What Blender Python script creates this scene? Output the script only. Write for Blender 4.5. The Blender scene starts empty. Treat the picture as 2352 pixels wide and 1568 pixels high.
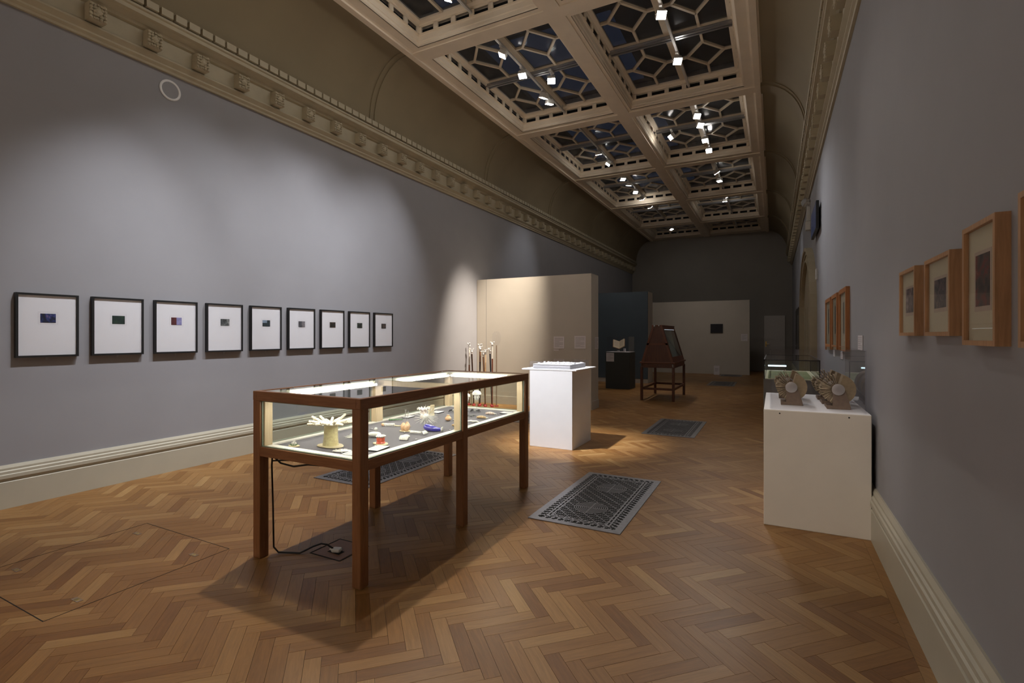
import bpy, bmesh, math, random
from mathutils import Vector, Matrix, noise
PI = math.pi
random.seed(7)
S = bpy.context.scene
C = S.collection
V = Vector

# ------------------------------------------------------------------ camera, world, exposure
FPX = 1158.0
cam = bpy.data.objects.new('camera', bpy.data.cameras.new('camera'))
C.objects.link(cam)
cam.location = (0, 0, 1.35)
cam.rotation_euler = (PI / 2, 0, math.radians(27.468))
cam.data.sensor_width = 36.0
cam.data.lens = FPX * 36.0 / 2352.0
cam.data.shift_y = -14.0 / 2352.0
cam.data.clip_start = 0.02
S.camera = cam
S.view_settings.view_transform = 'Standard'
S.view_settings.look = 'None'
S.view_settings.gamma = 1.0
S.view_settings.exposure = 0.0
S.view_settings.use_curve_mapping = False
S.cycles.transparent_max_bounces = 32
S.cycles.max_bounces = 8
S.cycles.sample_clamp_indirect = 4.0

W = bpy.data.worlds.new('dusk_sky')
S.world = W
W.use_nodes = True
W.node_tree.nodes['Background'].inputs[0].default_value = (0.12, 0.19, 0.34, 1)
W.node_tree.nodes['Background'].inputs[1].default_value = 0.11

COOL = (0.955, 0.965, 1.0)
NEUT = (1.0, 0.90, 0.80)
WARM = (1.0, 0.87, 0.71)

# ------------------------------------------------------------------ helpers
class MB:
    def __init__(s):
        s.v = []; s.f = []; s.m = []
    def add(s, vs, fs, mi=0):
        o = len(s.v)
        s.v += [tuple(p) for p in vs]
        s.f += [tuple(i + o for i in f) for f in fs]
        s.m += [mi] * len(fs)
        return s
    def box(s, a, b, mi=0, mat=None):
        x0, y0, z0 = a; x1, y1, z1 = b
        vs = [(x0,y0,z0),(x1,y0,z0),(x1,y1,z0),(x0,y1,z0),(x0,y0,z1),(x1,y0,z1),(x1,y1,z1),(x0,y1,z1)]
        if mat: vs = [mat @ V(p) for p in vs]
        return s.add(vs, [(0,3,2,1),(4,5,6,7),(0,1,5,4),(1,2,6,5),(2,3,7,6),(3,0,4,7)], mi)
    def bbox(s, a, b, r=0.004, mat=None, mi=0):
        # box with chamfered vertical edges and chamfered top and bottom
        x0, y0, z0 = a; x1, y1, z1 = b
        r = min(r, (x1-x0)*.45, (y1-y0)*.45, (z1-z0)*.45)
        def ring(z, i):
            X0, Y0, X1, Y1 = x0+i, y0+i, x1-i, y1-i
            q = r
            return [(X0+q,Y0,z),(X1-q,Y0,z),(X1,Y0+q,z),(X1,Y1-q,z),(X1-q,Y1,z),(X0+q,Y1,z),(X0,Y1-q,z),(X0,Y0+q,z)]
        vs = ring(z0, r*.5) + ring(z0+r, 0) + ring(z1-r, 0) + ring(z1, r*.5)
        if mat: vs = [mat @ V(p) for p in vs]
        fs = [tuple(range(7,-1,-1)), tuple(range(24,32))]
        for k in range(3):
            for i in range(8):
                j = (i+1) % 8
                fs.append((k*8+i, k*8+j, k*8+8+j, k*8+8+i))
        return s.add(vs, fs, mi)
    def tube(s, pts, r, n=8, mi=0, cap=True):
        pts = [V(p) for p in pts]
        rs = r if isinstance(r, (list, tuple)) else [r]*len(pts)
        vs = []; fs = []
        up = None
        for i, p in enumerate(pts):
            d = (pts[min(i+1, len(pts)-1)] - pts[max(i-1, 0)]).normalized()
            if up is None:
                up = V((0,0,1)) if abs(d.z) < .9 else V((1,0,0))
            sd = d.cross(up).normalized(); up = sd.cross(d).normalized()
            for k in range(n):
                a = 2*PI*k/n
                vs.append(p + (sd*math.cos(a) + up*math.sin(a))*rs[i])
        for i in range(len(pts)-1):
            for k in range(n):
                j = (k+1) % n
                fs.append((i*n+k, i*n+j, i*n+n+j, i*n+n+k))
        if cap:
            fs.append(tuple(range(n-1,-1,-1)))
            fs.append(tuple(range((len(pts)-1)*n, len(pts)*n)))
        return s.add(vs, fs, mi)
    def lathe(s, prof, n=24, mat=None, mi=0, wob=None, squash=(1,1)):
        vs = []; fs = []
        for i, (r, z) in enumerate(prof):
            for k in range(n):
                a = 2*PI*k/n
                q = r * (1 + (wob(a, i) if wob else 0))
                vs.append((q*math.cos(a)*squash[0], q*math.sin(a)*squash[1], z))
        if mat: vs = [mat @ V(p) for p in vs]
        for i in range(len(prof)-1):
            for k in range(n):
                j = (k+1) % n
                fs.append((i*n+k, i*n+j, i*n+n+j, i*n+n+k))
        fs.append(tuple(range(n-1,-1,-1)))
        fs.append(tuple(range((len(prof)-1)*n, len(prof)*n)))
        return s.add(vs, fs, mi)
    def ball(s, c, r, n=12, sc=(1,1,1)):
        vs = []; fs = []
        m = n // 2
        for i in range(m+1):
            t = PI*i/m
            rr = max(math.sin(t), .001)
            for k in range(n):
                a = 2*PI*k/n
                vs.append((c[0]+r*rr*math.cos(a)*sc[0], c[1]+r*rr*math.sin(a)*sc[1], c[2]-r*math.cos(t)*sc[2]))
        for i in range(m):
            for k in range(n):
                j = (k+1) % n
                fs.append((i*n+k, i*n+j, i*n+n+j, i*n+n+k))
        return s.add(vs, fs)
    def prism(s, poly, z0, z1, mat=None, mi=0):
        n = len(poly)
        vs = [(x, y, z0) for x, y in poly] + [(x, y, z1) for x, y in poly]
        if mat: vs = [mat @ V(p) for p in vs]
        fs = [tuple(range(n-1,-1,-1)), tuple(range(n, 2*n))]
        for i in range(n):
            j = (i+1) % n
            fs.append((i, j, n+j, n+i))
        return s.add(vs, fs, mi)
    def sweep(s, prof, p0, p1, ax='y'):
        # profile of (x, z) swept along y, or (y, z) swept along x; closed
        n = len(prof)
        if ax == 'y':
            vs = [(a, p0, b) for a, b in prof] + [(a, p1, b) for a, b in prof]
        else:
            vs = [(p0, a, b) for a, b in prof] + [(p1, a, b) for a, b in prof]
        fs = [tuple(range(n)), tuple(range(2*n-1, n-1, -1))]
        for i in range(n):
            j = (i+1) % n
            fs.append((j, i, n+i, n+j))
        return s.add(vs, fs)
    def build(s, name, mat, parent=None, smooth=False, off=None):
        me = bpy.data.meshes.new(name)
        vs = s.v if off is None else [(p[0]-off[0], p[1]-off[1], p[2]-off[2]) for p in s.v]
        me.from_pydata(vs, [], s.f)
        mats = mat if isinstance(mat, (list, tuple)) else [mat]
        for m in mats: me.materials.append(m)
        if len(mats) > 1:
            me.polygons.foreach_set('material_index', s.m)
        bm = bmesh.new(); bm.from_mesh(me)
        bmesh.ops.recalc_face_normals(bm, faces=bm.faces)
        bm.to_mesh(me); bm.free()
        if smooth:
            me.polygons.foreach_set('use_smooth', [True]*len(me.polygons))
            me.set_sharp_from_angle(angle=math.radians(40))
        o = bpy.data.objects.new(name, me)
        C.objects.link(o)
        if off is not None: o.location = off
        if parent is not None: o.parent = parent
        return o

def tag(o, label=None, cat=None, group=None, kind=None):
    if label: o['label'] = label
    if cat: o['category'] = cat
    if group: o['group'] = group
    if kind: o['kind'] = kind
    return o
def thing(name, label, cat, loc=(0,0,0), rz=0, group=None):
    o = bpy.data.objects.new(name, None); C.objects.link(o)
    o.empty_display_size = .05
    o.location = loc; o.rotation_euler = (0, 0, rz)
    return tag(o, label, cat, group)
def struct(name, mb, mat, label, smooth=False):
    o = mb.build(name, mat, None, smooth)
    return tag(o, label, None, None, 'structure')
def inst(name, me, parent, loc=(0,0,0), rot=(0,0,0), sc=None):
    o = bpy.data.objects.new(name, me); C.objects.link(o)
    o.parent = parent; o.location = loc; o.rotation_euler = rot
    if sc: o.scale = sc
    return o
def meshof(mb, name, mat, smooth=False):
    o = mb.build(name, mat, None, smooth); me = o.data
    bpy.data.objects.remove(o); return me

# ------------------------------------------------------------------ materials
def newmat(name):
    m = bpy.data.materials.new(name); m.use_nodes = True
    nt = m.node_tree
    return m, nt, nt.nodes['Principled BSDF']
def N(nt, t, **kw):
    n = nt.nodes.new(t)
    for k, v in kw.items():
        if k in n.inputs: n.inputs[k].default_value = v
        else: setattr(n, k, v)
    return n
def mat(name, col, rough=.6, metal=0., var=.06, scale=18., bump=0., spec=.5, coat=0., emit=None, trans=0., stretch=None, gen=False):
    m, nt, b = newmat(name)
    tc = N(nt, 'ShaderNodeTexCoord')
    mp = N(nt, 'ShaderNodeMapping')
    nt.links.new(tc.outputs['Generated' if gen else 'Object'], mp.inputs[0])
    if stretch: mp.inputs['Scale'].default_value = stretch
    nz = N(nt, 'ShaderNodeTexNoise', Scale=scale, Detail=4.)
    nt.links.new(mp.outputs[0], nz.inputs['Vector'])
    rp = N(nt, 'ShaderNodeValToRGB')
    c = col
    rp.color_ramp.elements[0].position = .3; rp.color_ramp.elements[1].position = .7
    rp.color_ramp.elements[0].color = (c[0]*(1-var), c[1]*(1-var), c[2]*(1-var), 1)
    rp.color_ramp.elements[1].color = (min(c[0]*(1+var),1), min(c[1]*(1+var),1), min(c[2]*(1+var),1), 1)
    nt.links.new(nz.outputs['Fac'], rp.inputs[0])
    nt.links.new(rp.outputs[0], b.inputs['Base Color'])
    b.inputs['Roughness'].default_value = rough
    b.inputs['Metallic'].default_value = metal
    b.inputs['Specular IOR Level'].default_value = spec
    b.inputs['Coat Weight'].default_value = coat
    b.inputs['Transmission Weight'].default_value = trans
    if bump:
        bp = N(nt, 'ShaderNodeBump', Strength=bump, Distance=.004)
        nt.links.new(nz.outputs['Fac'], bp.inputs['Height'])
        nt.links.new(bp.outputs[0], b.inputs['Normal'])
    if emit:
        b.inputs['Emission Color'].default_value = (*emit[0], 1)
        b.inputs['Emission Strength'].default_value = emit[1]
    return m
def woodmat(name, c0, c1, rough=.4, axis='z', sc=6., coat=0.):
    m, nt, b = newmat(name)
    tc = N(nt, 'ShaderNodeTexCoord'); mp = N(nt, 'ShaderNodeMapping')
    nt.links.new(tc.outputs['Object'], mp.inputs[0])
    mp.inputs['Scale'].default_value = {'z': (14,14,1), 'y': (14,1,14), 'x': (1,14,14)}[axis]
    nz = N(nt, 'ShaderNodeTexNoise', Scale=sc, Detail=6., Roughness=.65, Distortion=.6)
    nt.links.new(mp.outputs[0], nz.inputs['Vector'])
    rp = N(nt, 'ShaderNodeValToRGB')
    rp.color_ramp.elements[0].position = .3; rp.color_ramp.elements[1].position = .72
    rp.color_ramp.elements[0].color = (*c0, 1); rp.color_ramp.elements[1].color = (*c1, 1)
    nt.links.new(nz.outputs['Fac'], rp.inputs[0]); nt.links.new(rp.outputs[0], b.inputs['Base Color'])
    b.inputs['Roughness'].default_value = rough; b.inputs['Coat Weight'].default_value = coat
    bp = N(nt, 'ShaderNodeBump', Strength=.12, Distance=.002)
    nt.links.new(nz.outputs['Fac'], bp.inputs['Height']); nt.links.new(bp.outputs[0], b.inputs['Normal'])
    return m
def glassmat(name, tint=(.96,.985,.97), ior=1.5, rough=.0, haze=0.):
    # thin sheet: tinted straight-through plus a Fresnel mirror, works as real sheet glass from any side
    m = bpy.data.materials.new(name); m.use_nodes = True
    nt = m.node_tree; nt.nodes.clear()
    out = N(nt, 'ShaderNodeOutputMaterial')
    tr = N(nt, 'ShaderNodeBsdfTransparent'); tr.inputs[0].default_value = (*tint, 1)
    gl = N(nt, 'ShaderNodeBsdfGlossy', Roughness=rough)
    fr = N(nt, 'ShaderNodeFresnel', IOR=ior)
    nz = N(nt, 'ShaderNodeTexNoise', Scale=1.5)
    rm = N(nt, 'ShaderNodeMapRange'); rm.inputs['To Min'].default_value = .85; rm.inputs['To Max'].default_value = 1.0
    nt.links.new(nz.outputs['Fac'], rm.inputs['Value'])
    nt.links.new(rm.outputs[0], gl.inputs[0])
    mx = N(nt, 'ShaderNodeMixShader')
    geo = N(nt, 'ShaderNodeNewGeometry'); inv = N(nt, 'ShaderNodeMath', operation='SUBTRACT'); inv.inputs[0].default_value = 1.0
    nt.links.new(geo.outputs['Backfacing'], inv.inputs[1])
    mul = N(nt, 'ShaderNodeMath', operation='MULTIPLY'); nt.links.new(fr.outputs[0], mul.inputs[0]); nt.links.new(inv.outputs[0], mul.inputs[1])
    nt.links.new(mul.outputs[0], mx.inputs[0]); nt.links.new(tr.outputs[0], mx.inputs[1]); nt.links.new(gl.outputs[0], mx.inputs[2])
    last = mx
    if haze:
        df = N(nt, 'ShaderNodeBsdfDiffuse'); df.inputs[0].default_value = (.5,.5,.5,1)
        m2 = N(nt, 'ShaderNodeMixShader'); m2.inputs[0].default_value = haze
        nt.links.new(mx.outputs[0], m2.inputs[1]); nt.links.new(df.outputs[0], m2.inputs[2]); last = m2
    nt.links.new(last.outputs[0], out.inputs[0])
    return m
def emimat(name, col, st):
    m = bpy.data.materials.new(name); m.use_nodes = True
    nt = m.node_tree; nt.nodes.clear()
    out = N(nt, 'ShaderNodeOutputMaterial'); e = N(nt, 'ShaderNodeEmission'); 
    e.inputs[0].default_value = (*col, 1); e.inputs[1].default_value = st
    nt.links.new(e.outputs[0], out.inputs[0]); return m

M = {}
M['wall'] = mat('lilac_grey_wall_paint', (.302,.300,.322), .85, var=.025, scale=2.5, bump=.02)
M['wallpale'] = mat('off_white_bounce_paint', (.66,.62,.57), .85, var=.02, scale=2.)  # unseen back wall made pale to bounce more fill forward
M['wall_end'] = mat('dark_grey_wall_paint', (.30,.28,.255), .85, var=.03, scale=2.)
M['cream'] = mat('cream_plaster', (.42,.365,.255), .6, var=.05, scale=8., bump=.03)
M['cove'] = mat('ochre_cove_plaster', (.235,.187,.112), .8, var=.07, scale=1.2)
M['beam'] = mat('stone_painted_plaster', (.86,.75,.60), .65, var=.04, scale=4.)
M['muntin'] = mat('painted_glazing_bar', (.66,.56,.42), .5, var=.04)
M['base'] = mat('skirting_gloss_cream', (.46,.43,.345), .4, var=.03, scale=5.)
M['partition'] = mat('warm_grey_partition_paint', (.46,.42,.365), .85, var=.03, scale=2.)
M['blue'] = mat('deep_blue_paint', (.065,.088,.110), .8, var=.06, scale=2.)
M['darkplinth'] = mat('black_green_plinth_paint', (.042,.045,.042), .7, var=.05)
M['white'] = mat('matt_white_paint', (.84,.84,.86), .6, var=.015, scale=6.)
M['offwhite'] = mat('ivory_plinth_paint', (.74,.69,.61), .6, var=.02, scale=6.)
M['dark'] = mat('black_void', (.006,.006,.006), .9, var=.3)
M['attic'] = mat('dark_attic_boards', (.05,.05,.052), .9, var=.3, scale=2.)  # plain dark tone for the roof boards
M['black'] = mat('black_frame_lacquer', (.012,.012,.013), .4, var=.1)
M['paperw'] = mat('white_mount_board', (.86,.86,.87), .8, var=.01)
M['cardcream'] = mat('cream_mount_board', (.66,.60,.43), .8, var=.02)
M['metal'] = mat('grey_steel', (.36,.36,.38), .35, metal=.9, var=.05)
M['iron'] = mat('gunmetal_cast_iron', (.24,.24,.26), .36, metal=.85, var=.12, scale=30.)
M['alu'] = mat('brushed_aluminium', (.45,.45,.47), .35, metal=.8, var=.05, scale=40.)
M['brass'] = mat('aged_brass', (.45,.33,.12), .3, metal=1., var=.1)
M['fixture'] = mat('white_lamp_casing', (.62,.60,.57), .4, var=.02)
M['oak'] = woodmat('stained_oak', (.20,.085,.034), (.32,.145,.062), .38, 'z')
M['oaky'] = woodmat('stained_oak_long_rail', (.20,.085,.034), (.32,.145,.062), .38, 'y')
M['oakx'] = woodmat('stained_oak_cross_rail', (.20,.085,.034), (.32,.145,.062), .38, 'x')
M['mahog'] = woodmat('mahogany', (.050,.012,.005), (.13,.036,.013), .42, 'z', coat=.0)
M['mahogy'] = woodmat('mahogany_long_rail', (.085,.021,.008), (.21,.060,.022), .42, 'y', coat=.0)
M['frameoak'] = woodmat('pale_oak_frame', (.36,.20,.10), (.52,.30,.155), .45, 'z')
M['frameorange'] = woodmat('cherry_frame', (.36,.14,.045), (.50,.21,.075), .4, 'z')
M['felt'] = mat('charcoal_felt_lining', (.135,.125,.14), .9, var=.06, scale=200.)
M['glass'] = glassmat('clear_sheet_glass')
M['acrylic'] = glassmat('clear_acrylic', (.97,.97,.98), 1.45)
M['edge'] = mat('green_glass_edge', (.30,.36,.29), .3, var=.05)
M['pane'] = glassmat('smoked_skylight_glass', (.62,.64,.68), 1.25, .15, haze=.07)
M['led'] = emimat('led_tube', (1.0, .94, .85), 52.)
M['lens'] = emimat('spot_lens', (1.0, .95, .88), 65.)
M['blackplastic'] = mat('black_cable_rubber', (.012,.012,.012), .5)
M['whiteplastic'] = mat('white_moulded_plastic', (.7,.7,.68), .35)
M['text'] = mat('grey_printed_text', (.26,.25,.25), .8)
M['greycard'] = mat('pale_grey_label_card', (.64,.60,.62), .8, var=.02)
M['card'] = mat('greyboard', (.33,.25,.15), .8, var=.12, scale=60.)
M['carddark'] = mat('brown_greyboard', (.22,.155,.11), .8, var=.1, scale=40.)
M['page'] = mat('printed_card_leaf', (.40,.31,.20), .8, var=.25, scale=60.)
M['silver'] = mat('silvery_disc', (.5,.47,.45), .4, metal=.5)
M['crystal'] = mat('clear_lampworked_glass', (.95,.95,.95), .03, trans=.85, spec=.6, var=.01)
M['sparkle'] = mat('bright_cut_crystal', (.97,.97,.97), .06, trans=.35, spec=.8, var=.01, coat=.6)
M['pearl'] = mat('white_lampworked_glass', (.88,.86,.80), .2, var=.06, scale=60., coat=.4)
M['creamglass'] = mat('cream_beaded_glass', (.92,.84,.66), .25, var=.06, scale=60., coat=.4)
M['yellow'] = mat('straw_yellow_glass', (.95,.80,.44), .25, var=.15, scale=60., coat=.4)
M['straw'] = mat('cream_base_slab', (.78,.66,.42), .35, var=.1, scale=50.)
M['peach'] = mat('peach_glass', (.85,.53,.30), .22, var=.12, scale=50., coat=.5)
M['red'] = mat('coral_red_glass', (.78,.12,.06), .25, var=.1, scale=80., coat=.4)
M['cobalt'] = mat('cobalt_violet_glass', (.07,.06,.40), .12, var=.2, scale=30., coat=.8)
M['pink'] = mat('pale_pink_glass', (.84,.66,.56), .3, var=.1, scale=50.)
M['moss'] = mat('green_glass', (.16,.27,.15), .3, var=.2, scale=60.)
M['tan'] = mat('tan_glass', (.62,.44,.24), .3, var=.2, scale=60.)
M['blueglass'] = mat('sky_blue_glass', (.10,.22,.55), .2, var=.2, scale=60.)
M['screen'] = mat('dark_blue_screen', (.02,.025,.05), .2, emit=((.18,.22,.42), .08))
M['green'] = mat('green_drawing_sheet', (.20,.215,.08), .8, var=.35, scale=9.)

def floormat():
    m, nt, b = newmat('oak_parquet_block')
    uv = N(nt, 'ShaderNodeUVMap'); 
    at = N(nt, 'ShaderNodeAttribute'); at.attribute_name = 'tone'
    mp = N(nt, 'ShaderNodeMapping'); mp.inputs['Scale'].default_value = (1.6, 22, 1)
    nt.links.new(uv.outputs[0], mp.inputs[0])
    nz = N(nt, 'ShaderNodeTexNoise', Scale=3.2, Detail=7., Roughness=.68, Distortion=.9)
    nt.links.new(mp.outputs[0], nz.inputs['Vector'])
    rp = N(nt, 'ShaderNodeValToRGB')
    e = rp.color_ramp.elements
    e[0].position = .0; e[0].color = (.185,.080,.020, 1)
    e[1].position = 1.; e[1].color = (.365,.214,.080, 1)
    k = e.new(.30); k.color = (.238,.114,.032, 1)
    k = e.new(.62); k.color = (.285,.147,.048, 1)
    nt.links.new(at.outputs['Fac'], rp.inputs[0])
    hs = N(nt, 'ShaderNodeHueSaturation'); hs.inputs['Saturation'].default_value = 1.0
    mr = N(nt, 'ShaderNodeMapRange'); mr.inputs['From Min'].default_value = .3; mr.inputs['From Max'].default_value = .75
    mr.inputs['To Min'].default_value = .74; mr.inputs['To Max'].default_value = 1.16
    nt.links.new(nz.outputs['Fac'], mr.inputs['Value']); nt.links.new(mr.outputs[0], hs.inputs['Value'])
    nt.links.new(rp.outputs[0], hs.inputs['Color'])
    # scuffs and stains in world space
    tc = N(nt, 'ShaderNodeNewGeometry')
    n2 = N(nt, 'ShaderNodeTexNoise', Scale=2.3, Detail=5., Roughness=.7); nt.links.new(tc.outputs['Position'], n2.inputs['Vector'])
    mr2 = N(nt, 'ShaderNodeMapRange'); mr2.inputs['From Min'].default_value = .66; mr2.inputs['From Max'].default_value = .80
    mr2.inputs['To Min'].default_value = 0.; mr2.inputs['To Max'].default_value = .45
    nt.links.new(n2.outputs['Fac'], mr2.inputs['Value'])
    mx = N(nt, 'ShaderNodeMixRGB'); mx.inputs[2].default_value = (.20,.165,.13,1)
    nt.links.new(mr2.outputs[0], mx.inputs[0]); nt.links.new(hs.outputs[0], mx.inputs[1])
    nt.links.new(mx.outputs[0], b.inputs['Base Color'])
    mr3 = N(nt, 'ShaderNodeMapRange'); mr3.inputs['To Min'].default_value = .30; mr3.inputs['To Max'].default_value = .48
    nt.links.new(n2.outputs['Fac'], mr3.inputs['Value']); nt.links.new(mr3.outputs[0], b.inputs['Roughness'])
    bp = N(nt, 'ShaderNodeBump', Strength=.10, Distance=.002)
    nt.links.new(nz.outputs['Fac'], bp.inputs['Height']); nt.links.new(bp.outputs[0], b.inputs['Normal'])
    b.inputs['Specular IOR Level'].default_value = .32
    return m
M['floor'] = floormat()

def printmat(name, cols, scale=14., detail=3., seed=0.):
    m, nt, b = newmat(name)
    tc = N(nt, 'ShaderNodeTexCoord'); mp = N(nt, 'ShaderNodeMapping'); mp.inputs['Location'].default_value = (seed, seed*1.7, seed*.6)
    nt.links.new(tc.outputs['Object'], mp.inputs[0])
    nz = N(nt, 'ShaderNodeTexNoise', Scale=scale, Detail=detail, Roughness=.6)
    nt.links.new(mp.outputs[0], nz.inputs['Vector'])
    rp = N(nt, 'ShaderNodeValToRGB'); e = rp.color_ramp.elements
    e[0].position = .30; e[0].color = (*cols[0], 1); e[1].position = .70; e[1].color = (*cols[-1], 1)
    for i, c in enumerate(cols[1:-1]):
        q = e.new(.30 + .40*(i+1)/(len(cols)-1)); q.color = (*c, 1)
    nt.links.new(nz.outputs['Fac'], rp.inputs[0]); nt.links.new(rp.outputs[0], b.inputs['Base Color'])
    b.inputs['Roughness'].default_value = .7
    return m

# ------------------------------------------------------------------ room dimensions
XL, XR, YB, YE = -5.34, 0.60, -2.6, 21.35
ZC = 5.29                       # underside of the ceiling beams
CX0, CX1 = -4.54, -0.21         # flat ceiling field between the coves
BP, BW = 3.245, 0.32            # beam pitch and width
def bfar(k): return 5.86 + BP*k

# ------------------------------------------------------------------ floor
fl = MB().box((XL-.3, YB-.3, -.12), (XR+.3, YE+.3, -.006))
floor = struct('floor', fl, M['dark'], 'oak herringbone parquet floor')
w, n = .0686, 5
E1 = V((1,-1)) / math.sqrt(2); E2 = V((1,1)) / math.sqrt(2)
O0 = V((-.766, 2.434))
X0f, X1f, Y0f, Y1f = XL+.03, XR-.08, YB+.02, YE-.02
def clip(poly):
    for ax, lim, sg in ((0,X0f,1),(0,X1f,-1),(1,Y0f,1),(1,Y1f,-1)):
        out = []
        for i in range(len(poly)):
            a, b = poly[i], poly[(i+1) % len(poly)]
            da, db = (a[ax]-lim)*sg, (b[ax]-lim)*sg
            if da >= 0: out.append(a)
            if (da >= 0) != (db >= 0):
                t = da/(da-db); out.append(a + (b-a)*t)
        poly = out
        if len(poly) < 3: return None
    return poly
planks = []
g = .0007 / w
for mm in range(-42, 13):
    for k in range(-58, 26):
        for hv in (0, 1):
            if hv == 0: a0, b0, a1, b1 = k+n*mm, k-n*mm, k+n*mm+n, k-n*mm+1
            else: a0, b0, a1, b1 = k-1+n*mm, k-n*mm, k+n*mm, k-n*mm+n
            cs = [(a0+g,b0+g),(a1-g,b0+g),(a1-g,b1-g),(a0+g,b1-g)]
            poly = [O0 + (E1*a + E2*b)*w for a, b in cs]
            cx = sum(p.x for p in poly)/4; cy = sum(p.y for p in poly)/4
            if cx < X0f-.2 or cx > X1f+.2 or cy < Y0f-.2 or cy > Y1f+.2: continue
            pc = clip(poly)
            if pc: planks.append((cx, cy, hv, pc))
CT, ST = math.cos(math.radians(27.468)), math.sin(math.radians(27.468))
def screen(x, y, z):
    D = -ST*x + CT*y
    if D < .05: return None
    return (1176 + FPX*(CT*x+ST*y)/D, 770 - FPX*(z-1.35)/D, D)
def plank_mesh(items, name, off=(0,0)):
    vs = []; fs = []; uvs = []; tones = []
    for cx, cy, hv, pc in items:
        rnd = random.Random(int(cx*7919)*31 + int(cy*6007) + hv)
        tone = min(max(rnd.gauss(.42, .22), 0), 1)
        dz = rnd.uniform(-.0004, 0.0)
        ux, uy = rnd.uniform(0, 40), rnd.uniform(0, 40)
        d = E1 if hv == 0 else E2; s = E2 if hv == 0 else E1
        o = len(vs); m = len(pc)
        for p in pc: vs.append((p.x-off[0], p.y-off[1], dz))
        for p in pc: vs.append((p.x-off[0], p.y-off[1], -.006))
        fs.append(tuple(range(o, o+m)))
        for i in range(m):
            j = (i+1) % m
            fs.append((o+j, o+i, o+m+i, o+m+j))
        def U(p): return (p.dot(d)+ux, p.dot(s)+uy)
        uvs += [U(p) for p in pc]
        for i in range(m):
            j = (i+1) % m
            uvs += [U(pc[j]), U(pc[i]), U(pc[i]), U(pc[j])]
        tones += [tone]*(m+1)
    me = bpy.data.meshes.new(name); me.from_pydata(vs, [], fs)
    ul = me.uv_layers.new(name='UVMap')
    ul.data.foreach_set('uv', [q for u in uvs for q in u])
    at = me.attributes.new('tone', 'FLOAT', 'FACE'); at.data.foreach_set('value', tones)
    me.materials.append(M['floor'])
    return me
vis = []
for i, q in enumerate(planks):
    s = screen(q[0], q[1], 0)
    if s and -10 < s[0] < 2362 and s[1] < 1590: vis.append((s[2], i))
vis.sort()
near = set(i for _, i in vis[:300])
for i in sorted(near):
    q = planks[i]
    me = plank_mesh([q], 'plank', (q[0], q[1]))
    o = bpy.data.objects.new('plank', me); C.objects.link(o); o.parent = floor; o.location = (q[0], q[1], 0)
me = plank_mesh([q for i, q in enumerate(planks) if i not in near], 'parquet_field')
o = bpy.data.objects.new('parquet_field', me); C.objects.link(o); o.parent = floor; o['kind'] = 'stuff'
# border boards along the right wall
y = YB
while y < YE-.1:
    y2 = min(y+1.3, YE-.02)
    pc = [V((X1f+.001, y)), V((XR-.005, y)), V((XR-.005, y2-.002)), V((X1f+.001, y2-.002))]
    q = (X1f, y, 0, pc)
    vsme = plank_mesh([(X1f, y, 1, pc)], 'border_board', (X1f, y))
    for l in vsme.uv_layers[0].data: l.uv = (l.uv[1], l.uv[0])
    o = bpy.data.objects.new('border_board', vsme); C.objects.link(o); o.parent = floor; o.location = (X1f, y, 0)
    y = y2

# ------------------------------------------------------------------ walls
wl = MB().box((XL-.3, YB-.3, 0), (XL, YE+.3, 5.9)); wall_left = struct('wall_left', wl, M['wall'], 'tall lilac grey wall carrying the row of black frames')
wr = MB().box((XR, YB-.3, 0), (XR+.3, YE+.3, 5.9)); wall_right = struct('wall_right', wr, M['wall'], 'dim lilac grey wall with oak frames and arched doorway')
we = MB().box((XL-.3, YE, 0), (XR+.3, YE+.3, 5.9)); struct('wall_end', we, M['wall_end'], 'dark end wall of the long gallery')
wb = MB().box((XL-.3, YB-.3, 0), (XR+.3, YB, 5.9)); struct('wall_back', wb, M['wallpale'], 'pale wall closing the gallery at the near end')

def baseprof(x, sgn):
    p = [(0,0),(.035,0),(.035,.205),(.024,.215),(.024,.228),(.040,.236),(.040,.262),(.032,.268),(.032,.288),(.022,.296),(.022,.312),(.010,.335),(0,.335)]
    return [(x + sgn*a, b) for a, b in p]
tag(MB().sweep(baseprof(XL, 1), YB, YE).build('baseboard_left', M['base']), 'deep moulded cream skirting under the black frames', kind='structure')
tag(MB().sweep(baseprof(XR, -1), YB, YE).build('baseboard_right', M['base']), 'deep moulded cream skirting along the right wall', kind='structure')

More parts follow.
